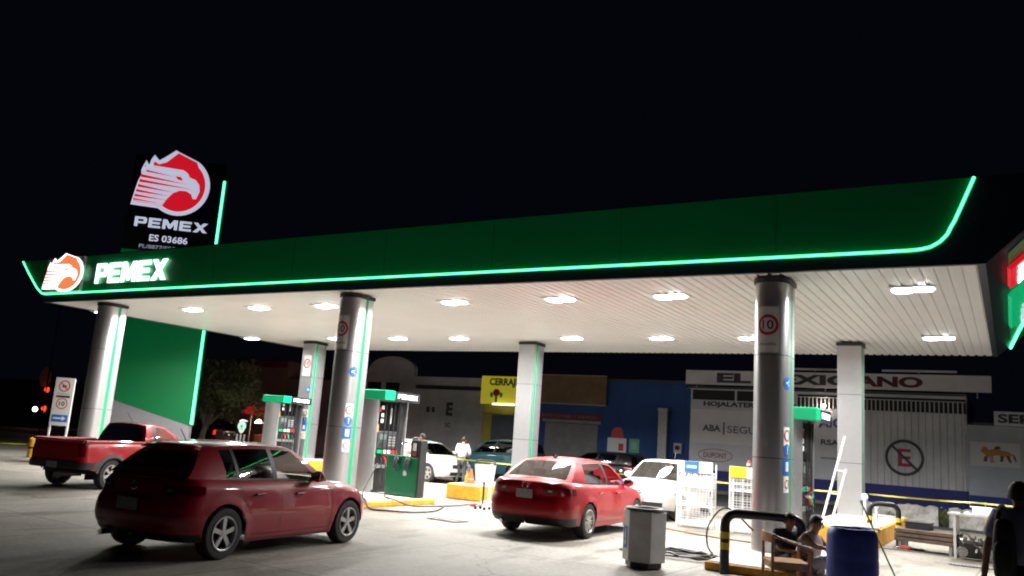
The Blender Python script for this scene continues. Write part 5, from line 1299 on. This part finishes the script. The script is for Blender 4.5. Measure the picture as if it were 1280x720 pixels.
def scrap():
    t = thing('work_table', 'pale metal table with open legs by the low wall at the right', 'table', (-.75, 20.3, 0), R(-4))
    M_t = mat('table_grey', (.5, .48, .45), .6, noise=.3, nscale=5)
    MB().bb((-.42, -.3, .86), (.55, .3, .91)).build('top', M_t, t, bevel=.006)
    for x, y in ((-.3, -.26), (.5, -.26), (-.3, .26), (.5, .26)): MB().bb((x - .025, y - .025, 0), (x + .025, y + .025, .86)).build('leg', M_t, t)
    MB().bb((-.3, -.27, .1), (.5, -.23, .15)).build('stretcher', M_t, t)
    b = thing('white_box', 'open white foam box standing on the pale metal table', 'box', (-.55, 20.3, .91), R(10)); MB().bb((-.18, -.13, 0), (.18, .13, .14)).build('box', M_white, b, bevel=.01); MB().bb((-.2, .1, .13), (.2, .3, .15)).build('lid', M_white, b)
    b = thing('paper_sheet', 'crumpled white paper left of the foam box on the table', 'paper', (-.88, 20.25, .91)); 
    q = MB(); q.grid(lambda u, v: (.2 * (u - .5), .16 * (v - .5), .01 + .02 * math.sin(u * 7) * math.cos(v * 5)), 6, 5); q.build('sheet', M_white, b); q = MB(); q.grid(lambda u, v: (.12 * (u - .2), .1 * (v + .1), .03 + .02 * math.sin(u * 9) * math.cos(v * 7)), 5, 4); q.build('folded_corner', M_white, b)
    t = thing('scrap_engine', 'greasy dark engine block with bright pipes under the pale table', 'engine', (-.68, 20.1, 0), R(8))
    M_g = mat('greasy_metal', (.05, .045, .04), .35, .6, noise=.6, nscale=12); M_gl = mat('bright_metal', (.5, .5, .5), .25, .9, noise=.3, nscale=15)
    rnd = random.Random(11)
    MB().box((0, 0, .2), (.55, .38, .32)).build('block', M_g, t, bevel=.03)
    for k in range(4): MB().cyl((-.21 + k * .14, 0, .36), (-.21 + k * .14, 0, .44), .05, .045).build('cylinder_head', M_gl, t, smooth=True)
    for k in range(9):
        p = Vector((rnd.uniform(-.35, .35), rnd.uniform(-.3, -.12), rnd.uniform(.1, .45))); q = p + Vector((rnd.uniform(-.2, .2), rnd.uniform(-.12, .05), rnd.uniform(-.2, .18))); q.z = max(.04, q.z)
        MB().tube([p, (p + q) / 2 + Vector((0, -.05, .05)), q], rnd.uniform(.012, .03), 8).build('pipe', rnd.choice((M_gl, M_g, M_gl)), t, smooth=True)
    for x in (-.28, .2): MB().cyl((x, -.22, .16), (x, -.26, .16), .1).build('pulley', M_gl, t, smooth=True)
    MB().box((.35, .1, .32), (.2, .2, .3)).build('gearbox', M_g, t, bevel=.03)
    t = thing('red_rag', 'crumpled pink red rag hanging by the engine near the man with the backpack', 'rag', (-.3, 19.95, .28)); q = MB(); q.grid(lambda u, v: (.12 * math.cos(6.28 * u) * math.sin(3.14 * v) * (1 + .2 * math.sin(9 * u)), .08 * math.sin(6.28 * u) * math.sin(3.14 * v), .09 * math.cos(3.14 * v)), 12, 8); q.build('cloth', mat('rag_red', (.5, .06, .06), .8), t, smooth=True)
    t = thing('low_bench', 'low stack of dark brown planks on a steel frame left of the table', 'plank stack', (-1.62, 20.7, 0), R(-8))
    M_p = mat('dirty_plank', (.12, .08, .06), .8, noise=.5, nscale=7)
    for k in range(3): MB().bb((-.6, -.35 + k * .01, .2 + k * .09), (.62, .35, .27 + k * .09)).build('plank', M_p, t, bevel=.006)
    for x in (-.5, .5): MB().bb((x - .03, -.32, 0), (x + .03, .32, .2)).build('foot', M_steel, t)
    t = thing('black_crate', 'small black crate sitting on the brown plank stack', 'crate', (-1.8, 20.85, .45), R(-8)); MB().bb((-.25, -.18, 0), (.25, .18, .14)).build('crate', M_black, t, bevel=.01); MB().bb((-.27, -.2, .14), (.27, .2, .16)).build('rim', M_grey, t)
    for (x, y, s_, lb) in ((-2.35, 24.3, 1., 'crumpled red cloth on the floor near the low wall'), (-2.05, 20.5, .6, 'small red plastic scrap lying among thin rods')):
        q = MB(); q.grid(lambda u, v: (.22 * s_ * math.cos(6.28 * u) * math.sin(3.14 * v) * (1 + .3 * math.sin(12 * u)), .14 * s_ * math.sin(6.28 * u) * math.sin(3.14 * v), .05 + .05 * math.cos(3.14 * v)), 14, 8)
        o = q.build('red_cloth', MATS['rag_red'], smooth=True); o.location = (x, y, 0); tag(o, lb, 'cloth')
    for (x, y, a, l, lb) in ((-2.2, 20.3, 5, .7, 'thin steel rod on the floor left of the small red scrap'), (-2.0, 20.9, 20, .6, 'second thin steel rod lying behind the small red scrap'),):
        o = MB().tube([(-l / 2, 0, .015), (l / 2, 0, .015)], .014, 6).build('steel_rod', M_steel); o.location = (x, y, 0); o.rotation_euler = (0, 0, R(a)); tag(o, lb, 'rod')
scrap()
def sign_post():
    t = thing('rule_sign_post', 'tall narrow white board with no smoking, 10 and arrow signs behind the red pickup', 'sign', (-26.55, 15.8, 0), R(35))
    MB().bb((-.3, 0, .0), (-.25, .05, 2.68)).build('post', M_white, t); MB().bb((.25, 0, 0), (.3, .05, 2.68)).build('post', M_white, t)
    MB().bb((-.3, -.02, 1.15), (.3, 0, 2.7)).build('board', mat('board_white', (.62, .6, .56), .5), t)
    for z in (2.43, 1.86):
        g = MB(); g.grid(lambda u, v: ((.15 + .03 * v) * math.cos(6.2832 * u), -.024, z + (.15 + .03 * v) * math.sin(6.2832 * u)), 28, 1); g.build('sign_ring', M_red, t)
    text('10', (-.09, -.024, 1.79), XA, ZA, .18, .14, M_black, t, depth=0)
    MB().box((0, -.027, 2.43), (.3, .004, .03), ry=R(45)).build('cross_bar', M_red, t); MB().bb((-.06, -.026, 2.39), (.06, -.022, 2.46)).build('cigarette_mark', M_black, t)
    MB().bb((-.2, -.024, 2.16), (.2, -.021, 2.2)).build('small_print', mat('label_grey', (.4, .4, .4), .5), t)
    MB().bb((-.22, -.026, 2.06), (.22, -.021, 2.12)).build('black_bar', M_black, t)
    MB().bb((-.25, -.026, 1.27), (.25, -.021, 1.5)).build('blue_panel', M_blue, t)
    a = MB(); a.add([(-.2, -.03, 1.36), (.08, -.03, 1.36), (.08, -.03, 1.31), (.2, -.03, 1.385), (.08, -.03, 1.46), (.08, -.03, 1.41), (-.2, -.03, 1.41)], [tuple(range(7))]); a.build('white_arrow', M_signw, t)
    t = thing('white_bucket', 'white bucket standing at the foot of the rule sign board', 'bucket', (-26.45, 15.4, .0)); MB().lathe([(0, 0), (.16, 0), (.19, .4), (.17, .4), (.15, .03), (0, .03)], n=20).build('pail', M_white, t, smooth=True); MB().tube([(.19 * math.cos(a * .314), 0, .4 + .12 * math.sin(a * .314)) for a in range(11)], .008, 5).build('handle', M_steel, t)
sign_post()
def traffic_lights():
    for i, (x, y, zs, lb) in enumerate(((-60, 34.6, (2.85, 1.5), 'pole with two glowing red lamps far away at the left edge'),)):
        t = thing('traffic_signal', lb, 'traffic light', (x, y, 0)); MB().tube([(0, 0, 0), (0, 0, 4.2)], .07, 8).build('pole', M_black, t)
        for z in zs: MB().bb((-.25, -.15, z - .35), (.25, .15, z + .35)).build('housing', M_black, t); MB().ball((.05, -.2, z), .17, 12).build('red_lamp', mat('signal_red', (1, .05, .03), .4, emit=7, ecol=(1, .02, .01)), t, smooth=True)
        MB().ball((-.6, -.1, 3.75), (.75, .1, .75), 16).build('round_sign', mat('dim_orange', (.25, .1, .03), .6, emit=.008, ecol=(1, .35, .1)), t, smooth=True)
    t = thing('far_street_lamp', 'small bright white lamp on a pole far away at the left', 'street lamp', (-60.9, 34.3, 0)); MB().tube([(0, 0, 0), (0, 0, 1.3)], .05, 6).build('pole', M_black, t); MB().ball((0, 0, 1.4), .17, 10).build('lamp_head', mat('far_lamp_glow', (1, 1, 1), .5, emit=9, ecol=(.9, .92, 1)), t, smooth=True)
    t = thing('far_red_lamp', 'tiny red lamp on a thin pole seen just under the left end of the canopy', 'lamp', (-55, 31.5, 0)); MB().tube([(0, 0, 0), (0, 0, 8.9)], .05, 6).build('pole', M_black, t); MB().ball((0, 0, 9.), .12, 10).build('lamp_head', MATS['signal_red'], t, smooth=True)
traffic_lights()
def food_stall():
    t = thing('food_stall', 'lit food stall under a red canopy tent beyond the far dispenser', 'food stall', (-36.0, 33.2, 0))
    MB().prism([(-1.9, 2.1), (-1.5, 2.5), (1.6, 2.6), (2.0, 2.2), (0, 1.95)], (0, 0, 0), (1, 0, 0), (0, 0, 1), (0, 1.8, 0)).build('tent_roof', mat('tent_red_glow', (.6, .01, .02), .6, emit=.3, ecol=(1, .01, .02)), t)  # lit look of the red cloth put into its colour as emission
    for x in (-1.2, 1.2):
        for y in (.1, 1.7): MB().tube([(x, y, 0), (x, y, 2.1)], .03, 6).build('pole', M_steel, t)
    MB().bb((-1.0, .3, 0), (1.0, 1.0, .95)).build('counter', mat('stall_brown', (.25, .08, .04), .6), t)
    MB().bb((-1.2, 1.5, .0), (1.2, 1.55, 2.0)).build('back_cloth', mat('stall_cloth', (.3, .1, .06), .7), t)
    for i, (x, z) in enumerate(((-.75, 1.7), (0.05, 1.75), (.85, 1.7))):
        MB().lathe([(.24, -.1), (.06, .12), (0, .14)], (x, .3, z), 14).build('lamp', mat('warm_lamp', (1, .8, .6), .5, emit=14, ecol=(1, .78, .55)), t, smooth=True)
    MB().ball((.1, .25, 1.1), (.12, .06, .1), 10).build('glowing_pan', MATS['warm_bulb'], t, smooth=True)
    ld = bpy.data.lights.new('lamp', 'POINT'); ld.energy = 45; ld.color = (1, .62, .4); ld.shadow_soft_size = .15; lo = bpy.data.objects.new('lamp', ld); col.objects.link(lo); lo.parent = t; lo.location = (0, .1, 1.55)
    t = thing('round_head_sign', 'green and white keyhole shaped sign on a stand before the food stall', 'sign', (-27.3, 24.0, 0), R(45))
    MB().tube([(0, .03, .4), (0, .03, 1.2)], .03, 8).build('pole', M_black, t)
    MB().prism([(.17 * math.cos(a * .3142) * (1 if math.sin(a * .3142) > -.3 else .75), 1.45 + .26 * math.sin(a * .3142)) for a in range(20)], (0, 0, 0), (1, 0, 0), (0, 0, 1), (0, .03, 0)).build('face', mat('sign_pale_green', (.3, .45, .4), .5), t)
    MB().ball((0, -.01, 1.5), (.06, .02, .06), 10).build('green_dot', M_greenb, t, smooth=True)
    MB().prism([(-.12, 1.7), (0, 1.76), (.2, 1.72), (.2, 1.68), (0, 1.71), (-.1, 1.66)], (0, -.01, 0), (1, 0, 0), (0, 0, 1), (0, .03, 0)).build('arm', M_white, t)
    b = MB()
    for x in (-.14, 0, .14): b.tube([(x, 0, .7), (x, 0, 1.15)], .035, 8)
    b.build('stand', M_steel, t)
    t = thing('red_shelf', 'red shelf unit seen in the gap between the two left pillars', 'shelf', (-24.4, 28.3, 0)); 
    for z in (.3, .9, 1.5): MB().bb((-.7, 0, z), (.7, .4, z + .45)).build('red_panel', mat('dull_red', (.3, .015, .02), .5), t); MB().bb((-.7, -.02, z + .46), (.7, .42, z + .49)).build('shelf_board', M_steel, t)
    for x in (-.72, .72): MB().bb((x - .02, 0, 0), (x + .02, .4, 2.1)).build('upright', M_steel, t)
food_stall()

# ---------------------------------------------------------------- people
def skin_mesh(name, V, E, root, m, parent, sub=2):
    names = list(V); me = bpy.data.meshes.new(name); me.from_pydata([V[k][0] for k in names], [(names.index(a), names.index(b)) for a, b in E], [])
    bm = bmesh.new(); bm.from_mesh(me); lay = bm.verts.layers.skin.verify(); bm.verts.ensure_lookup_table()
    for i, k in enumerate(names):
        r = V[k][1]; r = r if isinstance(r, tuple) else (r, r); bm.verts[i][lay].radius = r; bm.verts[i][lay].use_root = (k == root)
    bm.to_mesh(me); bm.free()
    o = bpy.data.objects.new(name, me); col.objects.link(o)
    o.modifiers.new('skin', 'SKIN').use_smooth_shade = True
    s_ = o.modifiers.new('sub', 'SUBSURF'); s_.levels = sub; s_.render_levels = sub
    dg = bpy.context.evaluated_depsgraph_get(); nm = bpy.data.meshes.new_from_object(o.evaluated_get(dg)); bpy.data.objects.remove(o)
    nm.name = name; nm.materials.clear(); nm.materials.append(m)
    for p in nm.polygons: p.use_smooth = True
    o = bpy.data.objects.new(name, nm); col.objects.link(o); o.parent = parent; return o
M_skin = mat('skin_brown', (.3, .14, .08), .5); M_hair = mat('black_hair', (.012, .01, .009), .6, noise=.3, nscale=30)
def person(label, loc, rz, J, shirt, trousers, sleeve='short', shorts=False, build=1., group=None, bare=False):
    """J: joint name -> local position; front of the person is +x"""
    t = thing('person', label, 'person', loc, rz, group); b = build
    V = {k: (Vector(v), .05) for k, v in J.items()}
    rad = dict(pelvis=(.12 * b, .14 * b), spine=(.1 * b, .13 * b), chest=(.115 * b, .15 * b), neck=.05, jaw=.066, head=.088, crown=.06, shL=.055, shR=.055, elL=.04, elR=.04, wrL=.028, wrR=.028, hipL=.085, hipR=.085, knL=.056, knR=.056, anL=.036, anR=.036, toL=.032, toR=.032, heL=.03, heR=.03)
    for k in V: V[k] = (V[k][0], rad.get(k, .04))
    E = [('pelvis', 'spine'), ('spine', 'chest'), ('chest', 'neck'), ('neck', 'jaw'), ('jaw', 'head'), ('head', 'crown')]
    for s_ in 'LR':
        E += [('chest', 'sh' + s_), ('sh' + s_, 'el' + s_), ('el' + s_, 'wr' + s_), ('pelvis', 'hip' + s_), ('hip' + s_, 'kn' + s_), ('kn' + s_, 'an' + s_), ('an' + s_, 'to' + s_)]
        # hand: palm and five fingers
        w = V['wr' + s_][0]; d = (w - V['el' + s_][0]).normalized(); side = d.cross(Vector((0, 1, 0)));
        if side.length < .2: side = d.cross(Vector((1, 0, 0)))
        side.normalize(); up = side.cross(d)
        pm = w + d * .06; V['pa' + s_] = (pm, (.03, .018)); E.append(('wr' + s_, 'pa' + s_))
        for i, (o_, l) in enumerate(((-.03, .06), (-.01, .075), (.01, .07), (.03, .055))):
            a = pm + d * .035 + side * o_; c_ = a + d * l * .5 + up * .008; e_ = a + d * l * .85 + up * .03
            V['fa%d%s' % (i, s_)] = (a, .01); V['fb%d%s' % (i, s_)] = (c_, .009); V['fc%d%s' % (i, s_)] = (e_, .008)
            E += [('pa' + s_, 'fa%d%s' % (i, s_)), ('fa%d%s' % (i, s_), 'fb%d%s' % (i, s_)), ('fb%d%s' % (i, s_), 'fc%d%s' % (i, s_))]
        V['ta' + s_] = (w + d * .035 - side * .035 + up * .01, .011); V['tb' + s_] = (w + d * .075 - side * .05 + up * .03, .009); E += [('wr' + s_, 'ta' + s_), ('ta' + s_, 'tb' + s_)]
    skin_mesh('body', V, E, 'pelvis', M_skin, t)
    # head details follow the head axis
    hd = V['head'][0]; ax = (V['crown'][0] - V['jaw'][0]).normalized(); fw = Vector(J.get('look', (1, 0, 0))); fw = (fw - ax * fw.dot(ax)).normalized(); sd = ax.cross(fw)
    f = MB(); n0 = hd + fw * .085 - ax * .01
    f.tube([n0 + ax * .025, n0 + fw * .012 - ax * .005, n0 + fw * .022 - ax * .03, n0 - ax * .04], [.008, .011, .015, .008], 8)
    for k in (-1, 1): f.ball(hd + sd * .088 * k - ax * .012 - fw * .005, (.02, .02, .032), 10)
    f.build('face_features', M_skin, t, smooth=True)
    e = MB()
    for k in (-1, 1): e.ball(hd + fw * .082 + sd * .032 * k + ax * .012, .009, 8); e.tube([hd + fw * .086 + sd * .018 * k + ax * .032, hd + fw * .08 + sd * .048 * k + ax * .032], .005, 5)
    e.tube([hd + fw * .082 - ax * .062 - sd * .022, hd + fw * .088 - ax * .062, hd + fw * .082 - ax * .062 + sd * .022], .005, 5); e.build('eyes_and_mouth', MATS['black_hair'], t)
    h = MB(); M3 = Matrix((fw, sd, ax)).transposed()
    def hf(u, v):
        th = 2 * math.pi * u; ph = v * R(118); q = Vector((math.sin(ph) * math.cos(th), math.sin(ph) * math.sin(th), math.cos(ph))); lim = R(62) + (1 - math.cos(th)) / 2 * R(58)
        ph2 = min(ph, lim); q = Vector((math.sin(ph2) * math.cos(th), math.sin(ph2) * math.sin(th), math.cos(ph2))); jit = 1 + .03 * math.sin(th * 9) * math.sin(ph * 7)
        return hd + ax * .022 + M3 @ Vector((q.x * .103 * jit, q.y * .097 * jit, q.z * .115 * jit)) - fw * .006
    h.grid(hf, 24, 10); h.build('hair', M_hair, t, smooth=True)
    g = 1.0
    if shirt:
        S_ = {k: (V[k][0], tuple(x + .05 for x in V[k][1]) if isinstance(V[k][1], tuple) else V[k][1] + .04) for k in ('pelvis', 'spine', 'chest', 'shL', 'shR')}
        nb = V['chest'][0].lerp(V['neck'][0], .72); S_['col'] = (nb, .062)
        Es = [('pelvis', 'spine'), ('spine', 'chest'), ('chest', 'col')]
        for s_ in 'LR':
            el = V['el' + s_][0]; sh = V['sh' + s_][0]; Es.append(('chest', 'sh' + s_))
            if sleeve == 'none': continue
            if sleeve == 'long': S_['el' + s_] = (el, .068); S_['wr' + s_] = (el.lerp(V['wr' + s_][0], .9), .05); Es += [('sh' + s_, 'el' + s_), ('el' + s_, 'wr' + s_)]
            else: S_['el' + s_] = (sh.lerp(el, .82), .078); Es += [('sh' + s_, 'el' + s_)]
        skin_mesh('shirt', S_, Es, 'chest', shirt, t)
    T = {'pelvis': (V['pelvis'][0] - Vector((0, 0, .02)), (.14 * b, .155 * b))}; Et = []
    for s_ in 'LR':
        hp, kn, an = V['hip' + s_][0], V['kn' + s_][0], V['an' + s_][0]; T['hip' + s_] = (hp, .108); Et.append(('pelvis', 'hip' + s_))
        if shorts: T['kn' + s_] = (hp.lerp(kn, .85), .085); Et.append(('hip' + s_, 'kn' + s_))
        else: T['kn' + s_] = (kn, .078); T['an' + s_] = (kn.lerp(an, .96), .062); Et += [('hip' + s_, 'kn' + s_), ('kn' + s_, 'an' + s_)]
    skin_mesh('shorts' if shorts else 'trousers', T, Et, 'pelvis', trousers, t)
    for s_ in 'LR':
        an, to = V['an' + s_][0], V['to' + s_][0]; d = (to - an); d.z = 0; d.normalize(); sb = MB()
        base = Vector((an.x, an.y, min(an.z, to.z) - .03)); q = Vector((-d.y, d.x, 0))
        pts = [(-.07, -.035), (-.085, 0), (-.07, .035), (.05, .045), (.15, .045), (.19, .02), (.19, -.02), (.15, -.045), (.05, -.04)]
        sb.prism(pts, base, d, q, (0, 0, .075)); sb.build('shoe', M_black, t, bevel=.02)
    return t
STAND = dict(pelvis=(0, 0, .93), spine=(.01, 0, 1.1), chest=(0, 0, 1.31), neck=(.0, 0, 1.46), jaw=(.025, 0, 1.54), head=(.015, 0, 1.6), crown=(.0, 0, 1.66), shL=(0, .185, 1.39), shR=(0, -.185, 1.39), elL=(-.02, .25, 1.11), elR=(-.02, -.25, 1.11), wrL=(.08, .25, .88), wrR=(.08, -.25, .88), hipL=(0, .09, .88), hipR=(0, -.09, .88), knL=(.02, .11, .48), knR=(.02, -.11, .48), anL=(-.02, .12, .09), anR=(-.02, -.12, .09), toL=(.1, .13, .04), toR=(.1, -.13, .04))
def pose(**k): d = dict(STAND); d.update(k); return d
M_wshirt = mat('white_shirt', (.7, .7, .68), .75, bump=.3, bscale=18); M_jean = mat('dark_jeans', (.06, .065, .08), .8); M_bshirt = mat('lilac_shirt', (.5, .47, .68), .75, noise=.12, nscale=6, bump=.35, bscale=14); M_btrou = mat('black_trousers', (.012, .012, .016), .8)
person('man in a white long sleeved shirt and grey jeans seen from behind, looking down', (-17.15, 25.4, 0), R(100), pose(look=(1, 0, -.5), jaw=(.05, 0, 1.53), head=(.055, 0, 1.59), crown=(.05, 0, 1.65), elL=(.05, .27, 1.13), wrL=(.25, .14, 1.05), elR=(.05, -.27, 1.13), wrR=(.26, -.12, 1.05), knL=(.03, .13, .48), anL=(0, .16, .09), toL=(.12, .2, .04)), M_wshirt, M_jean, 'long', build=1.05)
person('person in a white shirt bending forward behind the green cabinet', (-16.3, 20.9, 0), R(15), pose(pelvis=(-.1, 0, .93), spine=(.0, 0, 1.08), chest=(.12, 0, 1.26), neck=(.24, 0, 1.37), jaw=(.31, 0, 1.42), head=(.33, 0, 1.48), crown=(.35, 0, 1.54), shL=(.14, .185, 1.33), shR=(.14, -.185, 1.33), elL=(.3, .24, 1.1), elR=(.3, -.24, 1.1), wrL=(.5, .2, 1.05), wrR=(.5, -.2, 1.05)), M_wshirt, M_btrou, 'short')
person('person in a blue shirt standing behind the green cabinet facing the one in white', (-15.95, 21.3, 0), R(200), pose(), mat('blue_shirt', (.05, .1, .3), .75), M_jean, 'short')
person('man walking away at the right edge in a lilac shirt and black trousers', (.05, 9.4, 0), R(84), pose(look=(1, -.1, 0), elL=(-.05, .27, 1.12), wrL=(.02, .31, .87), elR=(-.04, -.27, 1.12), knL=(.1, .11, .5), anL=(.04, .12, .1), toL=(.16, .12, .06), knR=(-.02, -.1, .49), anR=(-.14, -.11, .11), toR=(-.03, -.12, .04)), M_bshirt, M_btrou, 'short', build=1.12)
def backpack():
    t = thing('backpack', 'large black backpack slung over the left shoulder of the man at the right edge', 'backpack', (-.085, 9.17, .88), R(-6))
    M_bp = mat('backpack_fabric', (.05, .05, .06), .75, noise=.3, nscale=10, bump=.4, bscale=20)
    b = MB(); b.grid(lambda u, v: (.105 * (abs(math.cos(6.2832 * u)) ** .7 * (1 if math.cos(6.2832 * u) > 0 else -1)) * (math.sin(math.pi * v) ** .35) * (1 - .25 * (v < .3) * 0) * (1 - .2 * (1 - v)), .12 * (abs(math.sin(6.2832 * u)) ** .7 * (1 if math.sin(6.2832 * u) > 0 else -1)) * (math.sin(math.pi * v) ** .35), .22 - .26 * math.cos(math.pi * (1 - v)) + .02 * math.sin(u * 13 + v * 5)), 28, 16); b.build('bag', M_bp, t, smooth=True)
    b = MB(); b.grid(lambda u, v: (.08 * (abs(math.cos(6.2832 * u)) ** .6 * (1 if math.cos(6.2832 * u) > 0 else -1)) * (math.sin(math.pi * v) ** .4), -.1 + .06 * (abs(math.sin(6.2832 * u)) ** .6 * (1 if math.sin(6.2832 * u) > 0 else -1)) * (math.sin(math.pi * v) ** .4), .16 - .14 * math.cos(math.pi * (1 - v))), 24, 12); b.build('front_pocket', M_bp, t, smooth=True)
    MB().tube(smooth_path([(-.06, .02, .1), (-.07, .04, .35), (-.05, .06, .52), (-.04, .16, .6), (-.03, .3, .58), (-.03, .36, .4), (-.05, .3, .1)]), .022, 8).build('strap', M_bp, t, smooth=True)
    MB().tube([(-.04, -.02, .56), (0, -.02, .61), (.04, -.02, .56)], .012, 6).build('handle', M_bp, t, smooth=True)
backpack()
SIT = dict(pelvis=(0, 0, .26), spine=(-.03, 0, .42), chest=(.0, 0, .6), neck=(.05, 0, .73), jaw=(.1, 0, .8), head=(.1, 0, .86), crown=(.09, 0, .92), shL=(0, .18, .67), shR=(0, -.18, .67), elL=(.14, .24, .46), elR=(.14, -.24, .46), wrL=(.34, .14, .45), wrR=(.34, -.14, .45), hipL=(.02, .09, .24), hipR=(.02, -.09, .24), knL=(.4, .13, .42), knR=(.42, -.12, .42), anL=(.42, .13, .08), anR=(.46, -.12, .08), toL=(.55, .13, .04), toR=(.58, -.12, .04))
def sit(**k): d = dict(SIT); d.update(k); return d
person('bare armed person in white shorts and pale shirt sitting on the kerb, nearer the barrel', (-2.62, 13.35, 0), R(-20), sit(look=(1, 0, -.3), elR=(.2, -.2, .55), wrR=(.4, -.06, .52)), mat('pink_white_top', (.6, .5, .5), .8), mat('white_shorts', (.65, .65, .65), .8), 'none', shorts=True)
person('person in dark clothes sitting behind the wooden armchair and hoop barrier', (-2.98, 13.3, .0), R(-35), sit(look=(1, -.2, -.2)), mat('dark_shirt', (.02, .025, .03), .8), mat('dark_shorts', (.02, .03, .04), .8), 'short', shorts=True)
